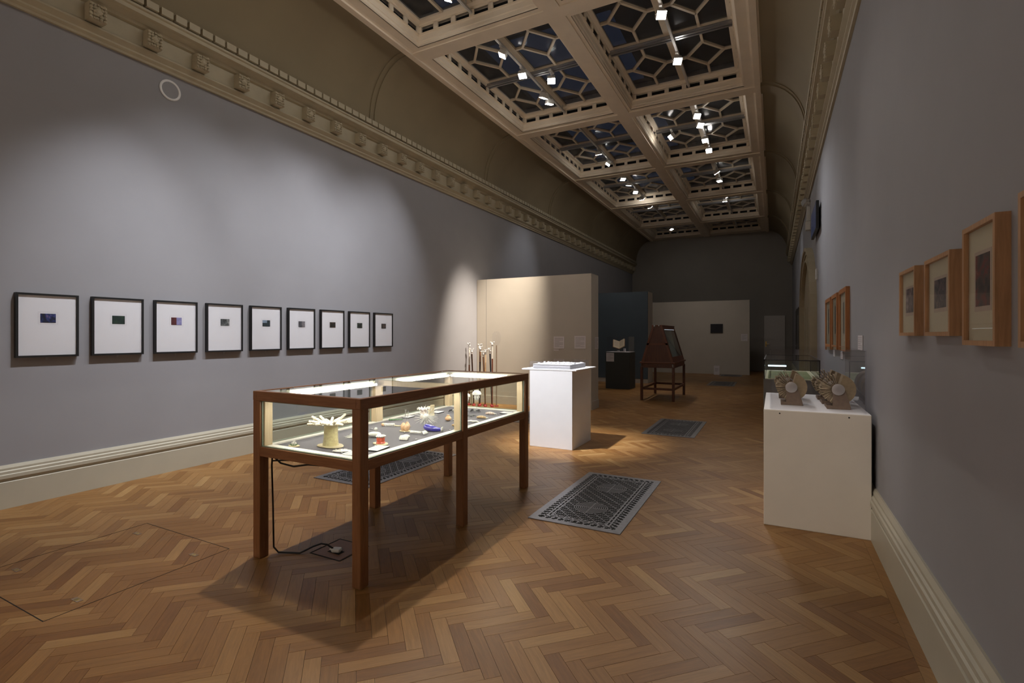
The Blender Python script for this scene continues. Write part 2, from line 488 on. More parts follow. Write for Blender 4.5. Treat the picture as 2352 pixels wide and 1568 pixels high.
# ------------------------------------------------------------------ cornices
def cornice(name, x, sg, label):
    # (projection from wall, height)
    p = [(0,3.945),(.025,3.945),(.030,3.965),(.050,3.985),(.050,4.000),(.062,4.012),(.085,4.035),(.085,4.050),(.072,4.058),
         (.060,4.062),(.060,4.225),(.085,4.235),(.105,4.262),(.150,4.290),(.185,4.300),(.185,4.335),(.200,4.345),(.200,4.365),(.160,4.372),(.160,4.452),(.0,4.452)]
    o = MB().sweep([(x+sg*a, b) for a, b in p], YB, YE).build(name, M['cream'])
    tag(o, label, kind='structure')
    # acanthus blocks
    blk = MB().box((0,-.062,4.070), (.085,.062,4.215))
    rr = random.Random(3)
    for i in range(5):
        for j in range(5):
            bx = .089; by = -.05 + .025*j + rr.uniform(-.004,.004); bz = 4.084 + .029*i + rr.uniform(-.004,.004)
            blk.ball((bx, by, bz), rr.uniform(.012,.018), 6, (1,1,1))
    blk.lathe([(.028,.0),(.026,.012),(.012,.02)], 8, Matrix.Translation((.089,0,4.142)) @ Matrix.Rotation(PI/2, 4, 'Y'))
    bme = meshof(blk, 'cornice_rosette', M['cream'])
    y = YB + .3
    while y < YE-.1:
        inst('cornice_rosette', bme, o, (x+sg*.060, y, 0), (0,0,0) if sg > 0 else (0,0,PI)); y += .452
    dme = meshof(MB().box((-.03,-.052,4.382),(.032,.052,4.448)), 'dentil', M['cream'])
    ys = []; y = YB + .1
    while y < YE-.05: ys.append(y); y += .128
    rest = MB()
    order = sorted(ys, key=lambda q: abs(q-5))
    keep = set(order[:300])
    for y in ys:
        inst('dentil', dme, o, (x+sg*.185, y, 0))
    return o
cornice('trim_1', XL, 1, 'cream moulded cornice with rosette blocks and dentils on left wall')
cornice('trim_2', XR, -1, 'cream moulded cornice with rosette blocks and dentils on right wall')

# ------------------------------------------------------------------ ceiling: coves, beams, coffers, skylights
def covepts(x, sg):
    a = abs((CX0 if sg > 0 else CX1) - (x + sg*.16)); h = ZC - 4.452
    return [(x + sg*.16 + sg*a*(1-math.cos(t)), 4.452 + h*math.sin(t)) for t in [PI/2*i/16 for i in range(17)]]
cl = MB()
for x, sg in ((XL, 1), (XR, -1)):
    pts = covepts(x, sg)
    prof = pts + [(pts[-1][0], ZC+.25), (x, ZC+.25), (x, 4.452)]
    cl.sweep(prof, YB, YE)
ceiling = struct('ceiling', cl, M['cove'], 'coved plaster ceiling with coffered skylights', True)
# ribs on the coves at every beam
ks = range(-2, 5)
for k in range(-2, 6):
    yc = bfar(k) - BW/2
    if yc > YE: continue
    for x, sg in ((XL, 1), (XR, -1)):
        pts = covepts(x, sg); mb = MB()
        for (hw, th) in ((.20, .012), (.12, .026)):
            inner = []
            for i, (px, pz) in enumerate(pts):
                t = PI/2*i/16
                nx, nz = sg*math.cos(t), -math.sin(t)
                inner.append((px+nx*th, pz+nz*th))
            mb.sweep(pts + inner[::-1], yc-hw, yc+hw)
        mb.build('cove_rib', M['cove'], ceiling, True)
# moulding along the edge of the flat field
for x, sg in ((CX0, 1), (CX1, -1)):
    p = [(0,0),(-.05,0),(-.05,-.02),(-.02,-.035),(-.02,-.055),(.06,-.055),(.06,-.03),(.09,-.02),(.09,0)]
    MB().sweep([(x+sg*a, ZC+.02+b) for a, b in p], YB, YE).build('edge_moulding', M['beam'], ceiling)
COF = [(CX0+.21, -2.525), (-2.225, CX1-.21)]
TOP = 5.72
# long beams
for a, b in ((CX0-.02, COF[0][0]), (COF[0][1], COF[1][0]), (COF[1][1], CX1+.02)):
    mb = MB().box((a, YB, ZC), (b, YE, TOP))
    mb.build('beam', M['beam'], ceiling)
mb = MB().box((-2.375-.10, YB, ZC-.018), (-2.375+.10, YE, ZC)); mb.build('beam_fillet', M['beam'], ceiling)
def ky(k):
    y0 = bfar(k); y1 = bfar(k+1)-BW
    return y0, (y1 if k < 4 else YE-.35)
for k in list(range(-2, 5)) + [5]:
    y1 = bfar(k); y0 = y1-BW
    if k == 5: y0, y1 = YE-.35, YE
    for (a, b) in COF:
        MB().box((a, y0, ZC+.001), (b, y1, TOP)).build('cross_beam', M['beam'], ceiling)
    if k < 5: MB().box((CX0, (y0+y1)/2-.10, ZC-.018), (-2.375-.1, (y0+y1)/2+.10, ZC)).box((-2.375+.1, (y0+y1)/2-.10, ZC-.018), (CX1, (y0+y1)/2+.10, ZC)).build('beam_fillet', M['beam'], ceiling)
MB().box((CX0, YB, ZC+.001), (CX1, bfar(-2)-BW, TOP)).build('plain_bay', M['beam'], ceiling)

RING = [(0,5.29),(0,5.30),(.018,5.312),(.018,5.345),(.03,5.352),(.03,5.415),(.045,5.425),(.06,5.425),(.06,5.435)]
RING2 = [(.06,5.505),(.05,5.515),(.075,5.525),(.075,5.545),(.10,5.55),(.13,5.555),(.13,5.60)]
def ring(mb, rect, prof):
    x0, y0, x1, y1 = rect
    vs = []; fs = []
    for d, z in prof:
        vs += [(x0+d,y0+d,z),(x1-d,y0+d,z),(x1-d,y1-d,z),(x0+d,y1-d,z)]
    for i in range(len(prof)-1):
        for a in range(4):
            b = (a+1) % 4
            fs.append((i*4+a, i*4+b, i*4+4+b, i*4+4+a))
    mb.add(vs, fs)
def bar(mb, a, b, wd, z0, z1):
    a, b = V(a), V(b); d = (b-a).normalized(); s = V((-d.y, d.x))*wd/2
    mb.prism([tuple(a-s), tuple(b-s), tuple(b+s), tuple(a+s)], z0, z1)
wn = 0
TRX = (-3.43, -1.25)
for ci, (cx0, cx1) in enumerate(COF):
    for k in ks:
        y0, y1 = ky(k)
        mb = MB(); ring(mb, (cx0, y0, cx1, y1), RING); ring(mb, (cx0, y0, cx1, y1), RING2)
        # posts between the vent slots
        d = .06
        for (ax, p0, p1) in (('x', cx0+d, cx1-d), ('y', y0+d, y1-d)):
            cnt = 6 if ax == 'x' else 10
            L = (p1-p0)/cnt
            for i in range(cnt+1):
                q = p0 + L*i
                e = .035 if 0 < i < cnt else .05
                for side in (0, 1):
                    if ax == 'x':
                        yy = y0+d if side == 0 else y1-d
                        mb.box((q-e, yy-.012, 5.43), (q+e, yy+.012, 5.51))
                    else:
                        xx = cx0+d if side == 0 else cx1-d
                        mb.box((xx-.012, q-e, 5.43), (xx+.012, q+e, 5.51))
        mb.build('coffer_moulding', M['beam'], ceiling)
        vb = MB()
        ring(vb, (cx0, y0, cx1, y1), [(.004,5.428),(.004,5.512)])
        vb.build('vent_dark_backing', M['dark'], ceiling)  # backing coloured black to put shade inside the vent slots
        # skylight
        wn += 1
        gx0, gx1, gy0, gy1 = cx0+.13, cx1-.13, y0+.13, y1-.13
        mx, my = (gx0+gx1)/2, (gy0+gy1)/2
        cr = MB()
        cr.box((mx-.05, gy0, 5.548), (mx+.05, gy1, 5.60)).box((gx0, my-.055, 5.548), (mx-.05, my+.055, 5.60)).box((mx+.05, my-.055, 5.548), (gx1, my+.055, 5.60))
        win = tag(cr.build('window_%d' % wn, M['muntin']), 'dark glazed ceiling skylight with diamond lattice bars', kind='structure')
        for (qx0, qx1) in ((gx0, mx-.05), (mx+.05, gx1)):
            for (qy0, qy1) in ((gy0, my-.055), (my+.055, gy1)):
                hx, hy = (qx0+qx1)/2, (qy0+qy1)/2
                rx, ry = (qx1-qx0)*.36, (qy1-qy0)*.265
                A, B, D, F = (hx-rx,hy), (hx,hy-ry), (hx+rx,hy), (hx,hy+ry)
                lt = MB()
                for a, b in ((A,B),(B,D),(D,F),(F,A),((qx0,hy),A),((qx1,hy),D),((hx,qy0),B),((hx,qy1),F)):
                    bar(lt, a, b, .034, 5.552, 5.595)
                lt.build('lattice', M['muntin'], win)
                polys = [[A,B,D,F], [(qx0,qy0),(hx,qy0),B,A,(qx0,hy)], [(qx1,qy0),(qx1,hy),D,B,(hx,qy0)],
                         [(qx1,qy1),(hx,qy1),F,D,(qx1,hy)], [(qx0,qy1),(qx0,hy),A,F,(hx,qy1)]]
                for pl in polys:
                    MB().prism(pl, 5.580, 5.586).build('pane', M['pane'], win)
        # lighting tracks in this coffer
        if k >= -2:
            tk = MB().bbox((TRX[ci]-.018, y0+.03, 5.452), (TRX[ci]+.018, y1-.03, 5.486), .004)
            tk.box((TRX[ci]-.006, y0+.05, 5.447), (TRX[ci]+.006, y1-.05, 5.453))
            for yy in (y0+.2, my, y1-.2): tk.box((TRX[ci]-.01, yy-.01, 5.486), (TRX[ci]+.01, yy+.01, 5.549))
            tr = tk.build('lighting_track', M['fixture'], ceiling)
            rl = MB().box((cx0+.03, my-.045, 5.50), (cx1-.03, my-.012, 5.53)).box((cx0+.03, my+.012, 5.50), (cx1-.03, my+.045, 5.53)).box((cx0+.03, my-.05, 5.53), (cx1-.03, my+.05, 5.547))
            rl.build('cross_rail', M['alu'], ceiling)
# roof space above the skylights, open to the dusk along one slope
rf = MB()
rf.sweep([(XL-.2,5.75),(XL-.2,6.3),(-4.95,6.75),(-4.95,6.85),(XL-.3,6.4),(XL-.3,5.75)], YB, YE)
rf.sweep([(XR+.2,5.75),(XR+.2,6.3),(-2.75,7.5),(-2.75,7.6),(XR+.3,6.4),(XR+.3,5.75)], YB, YE)
rf.box((XL-.3, YE, 5.7), (XR+.3, YE+.1, 7.6)).box((XL-.3, YB-.1, 5.7), (XR+.3, YB, 7.6))
for k in range(-2, 6):
    rf.box((XL, bfar(k)-.2, 7.3), (XR, bfar(k)-.1, 7.5))
struct('ceiling_roof_space', rf, M['attic'], 'dark roof space seen through the skylights')

# ------------------------------------------------------------------ track spotlights (each with its own lamp)
ORD = ['first','second','third','fourth','fifth','sixth','seventh','eighth','ninth','tenth','eleventh','twelfth','thirteenth','fourteenth','fifteenth','sixteenth']
def spotlight(pos, target, power, col, label, size=70, blend=1.0, rail=5.452, s=1.0, group='track spotlights', rad=.07):
    p, t = V(pos), V(target)
    d = (t-p).normalized()
    root = thing('track_spotlight', label, 'spotlight', pos, 0, group)
    q = d.to_track_quat('-Z', 'Y').to_matrix().to_4x4()
    hb = MB().bbox((-.062*s,-.052*s,-.02*s), (.062*s,.052*s,.045*s), .008, q)
    for i in range(5): hb.box((-.05*s+.022*s*i-.004,-.045*s,.045*s), (-.05*s+.022*s*i+.004,.045*s,.062*s), 0, q)
    hb.build('lamp_head', M['fixture'], root)
    MB().prism([(-.057*s,-.047*s),(.057*s,-.047*s),(.057*s,.047*s),(-.057*s,.047*s)], -.025*s, -.020*s, q).build('lens', M['lens'], root)
    br = MB()
    dz = rail - p.z
    br.tube([(.0,0,dz-.015), (0,0,.075)], .009, 8)
    br.tube([(0,0,.075), tuple((q @ V((.068*s,0,.03)))), tuple(q @ V((.068*s,0,.0)))], .006, 6)
    br.build('bracket', M['fixture'], root)
    MB().bbox((-.02,-.075,dz-.03), (.02,.075,dz), .005).build('track_adapter', M['fixture'], root)
    ld = bpy.data.lights.new('spot_lamp', 'SPOT'); ld.energy = power; ld.color = col
    ld.spot_size = math.radians(size); ld.spot_blend = blend; ld.shadow_soft_size = rad
    lo = bpy.data.objects.new('spot_lamp', ld); C.objects.link(lo)
    lo.parent = root; lo.location = d*.04; lo.rotation_euler = d.to_track_quat('-Z', 'Y').to_euler()
    return root
Lx, Rx = TRX
LEFT = [  # y, target, power, colour, size
    (-.10, (-3.6, -2.6, 1.4), 1500, NEUT, 80),  # unseen lamp added to bounce soft fill off the back wall
    (.90, (-2.3, 1.0, 0), 60, NEUT, 80),
    (2.75, (-5.34, 2.25, .85), 500, COOL, 42),
    (3.35, (-5.34, 3.0, 1.0), 270, COOL, 54),  # extra washer added out of view to smooth the wall light
    (3.80, (-2.3, 2.1, .3), 500, NEUT, 50),
    (4.30, (-2.38, 5.85, .55), 3000, COOL, 24),
    (4.62, (-5.34, 3.85, 1.05), 330, COOL, 57),
    (4.93, (-5.34, 4.7, 1.1), 330, COOL, 57),  # another unseen washer, added so the pools on the wall blend
    (6.31, (-5.34, 5.55, 1.15), 400, COOL, 56),
    (6.95, (-3.0, 4.8, 0), 60, NEUT, 70),
    (7.75, (-5.00, 8.5, 1.0), 3000, WARM, 34),
    (8.00, (-4.3, 8.7, 1.0), 120, WARM, 60),
    (10.73, (-3.4, 12.6, .8), 60, NEUT, 40),
    (11.46, (-5.34, 10.6, 2.4), 90, COOL, 50),
    (12.74, (-2.2, 11.2, .3), 120, NEUT, 45),
    (13.32, (-4.2, 14.3, 1.2), 95, NEUT, 50),
    (14.06, (-2.5, 12.2, 0), 80, NEUT, 50),
    (14.83, (-3.0, 18.9, 1.2), 45, NEUT, 60),
]
for i, (yy, tg, pw, cl_, sz) in enumerate(LEFT):
    vis_ = yy > 6
    j = i-8
    lab = ('white track spotlight, %s from the near end on the left lighting track' % ORD[j]) if vis_ else ('unseen white track spotlight on the left track above the near end, %s from the back wall' % ORD[i])
    spotlight((Lx, yy, 5.35), tg, pw, cl_, lab, sz)
spotlight((Lx, 15.90, 5.35), (-2.0, 18.9, 1.4), 26, NEUT, 'white track spotlight alone in the second coffer from the end wall, left side', 50)
spotlight((Lx, 19.60, 5.35), (-1.5, 18.5, .2), 30, NEUT, 'white track spotlight in the last left coffer next to the end wall', 50)
spotlight((-3.10, 7.30, 5.35), (-2.0, 4.6, 0), 100, NEUT, 'white spotlight clipped to the aluminium cross rail, left coffer', 70, rail=5.50)
RIGHT = [
    (1.0, (.25, 4.05, .42), 330, NEUT, 20),
    (6.44, (.60, 2.7, .7), 75, NEUT, 44),
    (7.63, (.1, 4.6, .7), 70, NEUT, 34),
    (9.71, (.6, 6.6, 1.4), 210, COOL, 50),
    (10.16, (.6, 7.6, 1.8), 120, COOL, 50),
    (10.99, (-1.5, 8.0, 0), 90, NEUT, 60),
    (11.64, (-1.2, 6.2, 0), 110, NEUT, 55),
    (13.29, (.6, 14.6, 2.2), 80, COOL, 50),
    (14.03, (-1.6, 13.2, 0), 90, NEUT, 60),
]
for i, (yy, tg, pw, cl_, sz) in enumerate(RIGHT):
    lab = 'white track spotlight, %s from the near end on the right lighting track' % ORD[i-1] if i else 'white track spotlight on the right track above the camera end'
    spotlight((Rx, yy, 5.35), tg, pw, cl_, lab, sz)
spotlight((-1.84, 10.50, 5.35), (-4.6, 8.5, 2.4), 30, NEUT, 'white spotlight clipped to the aluminium cross rail, right coffer', 50, rail=5.50)
spotlight((-1.30, 16.17, 5.35), (-1.9, 18.9, 1.6), 22, NEUT, 'white track spotlight in the second right coffer from the end wall, lower of the pair', 50)
spotlight((-1.20, 15.85, 5.38), (.6, 17.0, 1.6), 25, COOL, 'white track spotlight in the second right coffer from the end wall, upper of the pair', 50)

# ------------------------------------------------------------------ oak display case
M['palewood'] = woodmat('pale_lit_wood', (.62,.47,.28), (.74,.60,.40), .5, 'z')  # light wood tone that also carries the tubes' glow on inner faces
M['lining'] = mat('sage_lid_lining', (.40,.40,.31), .6)
cx0, cx1, cy0, cy1 = -2.82, -1.945, 2.0, 4.06
case = thing('display_case', 'long oak table showcase with glass sides, lit from inside, on six legs', 'display case', ((cx0+cx1)/2, (cy0+cy1)/2, 0))
co = ((cx0+cx1)/2, (cy0+cy1)/2, 0)
def cpart(mb, name, mt, sm=False):
    mb.v = [(p[0]-co[0], p[1]-co[1], p[2]) for p in mb.v]
    return mb.build(name, mt, case, sm)
pw = .062
ym0, ym1 = 3.0-.005, 3.0+.057
for x in (cx0, cx1-pw):
    for y in (cy0, ym0, cy1-pw):
        cpart(MB().bbox((x, y, 0), (x+pw, y+pw, .956), .003), 'leg', M['oak'])
for x in (cx0, cx1-.032):
    cpart(MB().bbox((x-.001, cy0-.001, .955), (x+.033, cy1+.001, 1.012), .003), 'top_rail', M['oaky'])
for x in (cx0, cx1-pw):
    cpart(MB().bbox((x+.002, cy0+pw-.002, .620), (x+pw-.004, ym0+.002, .675), .002), 'bottom_rail', M['oaky'])
    cpart(MB().bbox((x+.002, ym1-.002, .620), (x+pw-.004, cy1-pw+.002, .675), .002), 'bottom_rail', M['oaky'])
for y in (cy0, cy1-.032):
    cpart(MB().bbox((cx0+.030, y-.001, .955), (cx1-.030, y+.033, 1.012), .003), 'top_rail', M['oakx'])
for y in (cy0, cy1-pw):
    cpart(MB().bbox((cx0+pw-.002, y+.002, .620), (cx1-pw+.002, y+pw-.004, .675), .002), 'bottom_rail', M['oakx'])
for x in (cx0+.033, cx1-.033-.045):
    cpart(MB().box((x, cy0+.033, .957), (x+.045, cy1-.033, 1.002)), 'lid_lining', M['lining'])
for y in (cy0+.033, cy1-.033-.045):
    cpart(MB().box((cx0+.078, y, .957), (cx1-.078, y+.045, 1.002)), 'lid_lining', M['lining'])
cpart(MB().bbox((cx0+.078, ym0+.012, .960), (cx1-.078, ym0+.048, 1.001), .003), 'cross_rail', M['palewood'])
cpart(MB().bbox((cx0+pw-.01, cy0+pw-.01, .640), (cx1-pw+.01, cy1-pw+.01, .672), .003), 'base_board', M['felt'])
lg = MB()
i0, i1, j0, j1 = cx0+.035, cx1-.035, cy0+.035, cy1-.035
lg.box((i0, j0, .662), (i1, j0+.045, .679)).box((i0, j1-.045, .662), (i1, j1, .679)).box((i0, j0+.045, .662), (i0+.045, j1-.045, .679)).box((i1-.045, j0+.045, .662), (i1, j1-.045, .679))
cpart(lg, 'inner_ledge', mat('lit_white_ledge', (.84,.80,.72), .5))  # near-white colour holds the strong tube light on the rail top
for sx_ in (0, 1):
    x0_, x1_ = (cx0+.0225, cx0+.078) if sx_ == 0 else (cx1-.078, cx1-.0225)
    for y0_, y1_ in ((cy0+.0225, cy0+.078), (ym0-.003, ym1+.008), (cy1-.078, cy1-.0225)):
        cpart(MB().bbox((x0_, y0_, .679), (x1_, y1_, .956), .003), 'inner_post', M['palewood'])
# glass panes with greenish ground edges
def pane_x(x, a, b):
    p = cpart(MB().box((x, a, .677), (x+.006, b, .954)), 'glass_pane', M['glass'])
    e = MB()
    for (u0, u1, z0, z1) in ((a, b, .676, .682), (a, b, .949, .955), (a, a+.006, .682, .949), (b-.006, b, .682, .949)):
        e.box((x-.001, u0, z0), (x+.007, u1, z1))
    cpart(e, 'pane_edge', M['edge'])
def pane_y(y, a, b):
    p = cpart(MB().box((a, y, .677), (b, y+.006, .954)), 'glass_pane', M['glass'])
    e = MB()
    for (u0, u1, z0, z1) in ((a, b, .676, .682), (a, b, .949, .955), (a, a+.006, .682, .949), (b-.006, b, .682, .949)):
        e.box((u0, y-.001, z0), (u1, y+.007, z1))
    cpart(e, 'pane_edge', M['edge'])
for x in (cx0+.014, cx1-.020):
    pane_x(x, cy0+pw, ym0); pane_x(x, ym1, cy1-pw)
for y in (cy0+.014, cy1-.020):
    pane_y(y, cx0+pw, cx1-pw)
cpart(MB().box((cx0+.034, cy0+.034, 1.003), (cx1-.034, 3.024, 1.0095)), 'top_pane', M['glass'])
cpart(MB().box((cx0+.034, 3.028, 1.003), (cx1-.034, cy1-.034, 1.0095)), 'top_pane', M['glass'])
sc = MB()
for (x, y) in ((cx0+.05, cy0+.25), (cx0+.05, 2.75), (cx0+.05, 3.4), (cx0+.05, 3.9), (-2.38, 3.02), (-2.3, cy1-.05), (cx1-.05, cy1-.3)):
    sc.lathe([(.006,1.0095),(.006,1.012),(.003,1.0135)], 8, Matrix.Translation((x, y, 0)))
cpart(sc, 'screw', M['metal'])
# LED tubes under the lid
def tube(a, b):
    a, b = V(a), V(b); d = (b-a).normalized()
    t = cpart(MB().tube([tuple(a), tuple(b)], .0075, 10), 'light_tube', M['led'], True)
    hb = MB().tube([tuple(a-d*.012), tuple(a+d*.004)], .0105, 10).tube([tuple(b-d*.004), tuple(b+d*.012)], .0105, 10)
    k = hb; k.v = [(p[0]-co[0], p[1]-co[1], p[2]) for p in k.v]
    o = k.build('end_cap', M['whiteplastic'], t)
tube((cx0+.098, 2.20, .972), (cx0+.098, 2.97, .972))
tube((cx0+.10, 3.068, .972), (-2.16, 3.068, .972))
tube((cx0+.098, 3.22, .972), (cx0+.098, 3.94, .972))
tube((cx0+.11, cy1-.098, .972), (-2.10, cy1-.098, .972))
tube((cx1-.098, 2.20, .968), (cx1-.098, 2.97, .968))
tube((cx1-.098, 3.22, .968), (cx1-.098, 3.94, .968))
tube((cx0+.15, cy0+.098, .968), (cx1-.15, cy0+.098, .968))
# power cable and plug
cab = MB().tube([(-2.25,2.045,.612),(-2.40,2.05,.60),(-2.52,2.05,.575),(-2.64,2.055,.580),(-2.735,2.07,.612),(-2.748,2.075,.55),(-2.75,2.085,.3),(-2.75,2.09,.04),(-2.72,2.10,.010),(-2.60,2.16,.006),(-2.55,2.22,.035),(-2.51,2.245,.05),(-2.475,2.26,.045),(-2.44,2.275,.022)], .0055, 8)
cab.tube([(-2.745,2.075,.60),(-2.72,2.055,.585),(-2.62,2.05,.600),(-2.52,2.047,.612)], .005, 8)
tag(cab.build('power_cable', M['blackplastic'], None, True), 'black mains cable running down the case leg to the floor socket', 'cable')
pg = thing('mains_plug', 'white mains plug pushed into the floor box under the case', 'plug', (-2.42, 2.285, .0), math.radians(20))
MB().bbox((-.03,-.022,.004), (.03,.022,.024), .006).build('plug_body', M['whiteplastic'], pg)
MB().tube([(-.03,0,.015), (-.045,0,.018)], .007, 8).build('cord_grip', M['whiteplastic'], pg)

# ------------------------------------------------------------------ glass sea creatures inside the case
ZB = .6735
M['tagw'] = M['whiteplastic']
def creature(name, label, cat, x, y, rz=0, z=ZB):
    return thing(name, label, cat, (x, y, z), rz, None)
def slab(r, h=.007, sq=(1,.7), seed=1):
    rr = random.Random(seed); ph = [rr.uniform(0, 6) for _ in range(3)]
    return MB().lathe([(r*.9,0),(r,h*.4),(r*.96,h),(r*.3,h+.001)], 22, None, 0, lambda a, i: .06*math.sin(2*a+ph[0])+.05*math.sin(3*a+ph[1]), sq)
def beaded(mb, a, b, r, nb=8, taper=.6):
    a, b = V(a), V(b)
    for i in range(nb):
        t = i/(nb-1)
        mb.ball(a.lerp(b, t), r*(1-(1-taper)*t), 8)
# big anemone
t = creature('sea_anemone_model', 'tall straw-yellow glass anemone with a crown of white beaded tentacles', 'glass model', -2.40, 2.22)
slab(.088, .008, (1,.72), 3).build('base_slab', M['straw'], t, True)
prof = [(.047,.006),(.046,.02),(.042,.05),(.0405,.09),(.042,.128),(.050,.138),(.020,.142)]
MB().lathe(prof, 36, None, 0, lambda a, i: .025*math.sin(18*a)+.02*math.sin(5*a+i)).build('trunk', M['yellow'], t, True)
MB().lathe([(.03,.134),(.07,.137),(.085,.142),(.06,.147),(.02,.146)], 30, None, 0, lambda a, i: .06*math.sin(9*a)).build('oral_disc', M['pearl'], t, True)
rr = random.Random(5)
for i in range(22):
    a = 2*PI*i/22 + rr.uniform(-.08,.08); el = rr.uniform(-.02,.18) if i % 2 else rr.uniform(.15,.42)
    L = rr.uniform(.062,.085)
    p0 = V((math.cos(a)*.055, math.sin(a)*.055, .143)); d = V((math.cos(a)*math.cos(el), math.sin(a)*math.cos(el), math.sin(el)))
    mb = MB(); beaded(mb, p0, p0+d*L, .0100, 9, .85); mb.build('tentacle', M['creamglass'], t, True)
# small coral
t = creature('coral_model', 'small white and green glass coral on a cream slab at the near left corner', 'glass model', -2.60, 2.115)
slab(.04, .006, (1,.65), 8).build('base_slab', M['straw'], t, True)
mb = MB()
for i in range(26):
    a = rr.uniform(0, 6.28); el = rr.uniform(.35,1.4); L = rr.uniform(.016,.03)
    d = V((math.cos(a)*math.cos(el), math.sin(a)*math.cos(el)*.8, math.sin(el)))
    mb.tube([tuple(d*.006+V((0,0,.01))), tuple(d*L+V((0,0,.012)))], [.003,.0012], 5)
mb.ball((0,0,.016), .016, 10, (1.2,1,.8)); mb.build('branches', M['pearl'], t, True)
mb = MB()
for i in range(8):
    a = 6.28*i/8; mb.tube([(math.cos(a)*.012,math.sin(a)*.01,.006),(math.cos(a)*.024,math.sin(a)*.018,.014),(math.cos(a)*.028,math.sin(a)*.02,.009)], [.004,.003,.0015], 6)
mb.build('fronds', M['moss'], t, True)
# flat nudibranch
t = creature('sea_slug_model', 'flat lacy white glass sea slug in front of the tall anemone', 'glass model', -2.235, 2.15, .5)
MB().lathe([(.04,.0),(.047,.004),(.042,.008),(.02,.012)], 34, None, 0, lambda a, i: .08*math.sin(11*a), (1.15,.55)).build('mantle', M['pearl'], t, True)
mb = MB()
for i in range(16):
    mb.ball((rr.uniform(-.036,.036), rr.uniform(-.015,.015), .011), .004, 6)
mb.build('papillae', M['pearl'], t, True)
# white octopus
t = creature('octopus_model', 'long pale glass octopus with trailing arms lying behind the anemone', 'glass model', -2.43, 2.53, .35)
mb = MB().ball((.075,0,.020), .030, 16, (1.5,1,.55)); mb.build('mantle', M['pearl'], t, True)
mb = MB().ball((.025,.0,.015), .018, 12, (1.3,1,.7)); mb.build('head', M['pink'], t, True)
for i in range(8):
    a = PI + (i-3.5)*.22
    pts = [(.02+math.cos(a)*s, math.sin(a)*s*1.1+.008*math.sin(s*70+i), (.013 if s < .08 else .009)+.003*math.sin(s*50+i)) for s in (.0,.025,.05,.075,.10,.125+.01*(i%3))]
    MB().tube(pts, [.008,.007,.006,.005,.0035,.0015], 8).build('arm', M['pearl'], t, True)
# ball
t = creature('glass_float_model', 'small round white glass ball with silvery wire loops', 'glass model', -2.50, 2.72)
MB().ball((0,0,.0135), .0135, 16).build('ball', M['pearl'], t, True)
MB().tube([(-.02,-.004,.004),(-.035,-.012,.012),(-.05,-.008,.005),(-.04,.006,.01),(-.022,.003,.005)], .0018, 6).build('wire', M['metal'], t, True)
# red anemone
t = creature('sea_anemone_model', 'squat coral-red glass anemone with a white frilled top on a pale slab', 'glass model', -2.17, 2.405)
slab(.056, .007, (1,.68), 12).build('base_slab', M['straw'], t, True)
MB().lathe([(.028,.005),(.029,.012),(.024,.018),(.026,.030),(.025,.042),(.012,.044)], 24, None, 0, lambda a, i: .04*math.sin(8*a)).build('trunk', M['red'], t, True)
mb = MB()
for i in range(14):
    a = 6.28*i/14; mb.tube([(math.cos(a)*.012,math.sin(a)*.012,.042),(math.cos(a)*.025,math.sin(a)*.025,.053),(math.cos(a)*.031,math.sin(a)*.031,.050)], [.006,.0055,.003], 6)
mb.build('frill', M['pearl'], t, True)
# worm with long tail
t = creature('bristle_worm_model', 'orange and white ringed glass worm with a long wavy tail', 'glass model', -2.54, 2.915, .42)
mb = MB()
for i in range(9): mb.ball((-.045+.0095*i, 0, .012), .011, 10, (.7,1,1))
mb.build('ringed_body', M['pearl'], t, True)
MB().ball((-.052,0,.012), .0125, 12, (1.3,1,1)).build('head', M['peach'], t, True)
MB().tube([(.04,-.004,.006),(.07,-.012,.005),(.10,-.006,.006),(.13,-.016,.005),(.16,-.010,.004)], [.005,.004,.0035,.003,.0015], 8).build('tail', M['straw'], t, True)
mb = MB()
for i in range(7): mb.tube([(-.03+.011*i,-.008,.008),(-.028+.011*i,-.022,.002)], .0015, 5)
mb.build('bristles', M['pearl'], t, True)
# peach egg cluster
t = creature('sea_squirt_model', 'cluster of three peach glass sea squirts with fine glass threads rising', 'glass model', -2.31, 2.81)
slab(.046, .006, (1,.62), 22).build('base_slab', M['straw'], t, True)
for dx, dy, s in ((-.017,.0,1.), (.016,-.006,.95), (.004,.016,1.1)):
    MB().lathe([(.010,.005),(.018,.014),(.021,.030*s),(.017,.046*s),(.009,.056*s),(.007,.060*s)], 16, Matrix.Translation((dx,dy,0))).build('body', M['peach'], t, True)
mb = MB()
for i in range(6):
    a = rr.uniform(-.2,.35); mb.tube([(-.012+.006*i,.004,.06),(-.012+.006*i+a*.02,.004,.10),(-.012+.006*i+a*.06,.004,.145+.01*rr.random())], .0009, 5)
mb.build('threads', M['crystal'], t, True)
# claw
t = creature('sea_spider_model', 'small white glass cluster of curled fingers beside a number tag', 'glass model', -2.125, 2.585, .2)
mb = MB().ball((0,.012,.018), .020, 12, (1.4,.9,.7)); mb.build('body', M['pearl'], t, True)
for i in range(8):
    x = -.028+.008*i
    MB().tube([(x*.7,.006,.022),(x*.95,-.012,.024),(x,-.024,.012),(x*.9,-.028,.003)], [.006,.006,.005,.003], 8).build('finger', M['pearl'], t, True)
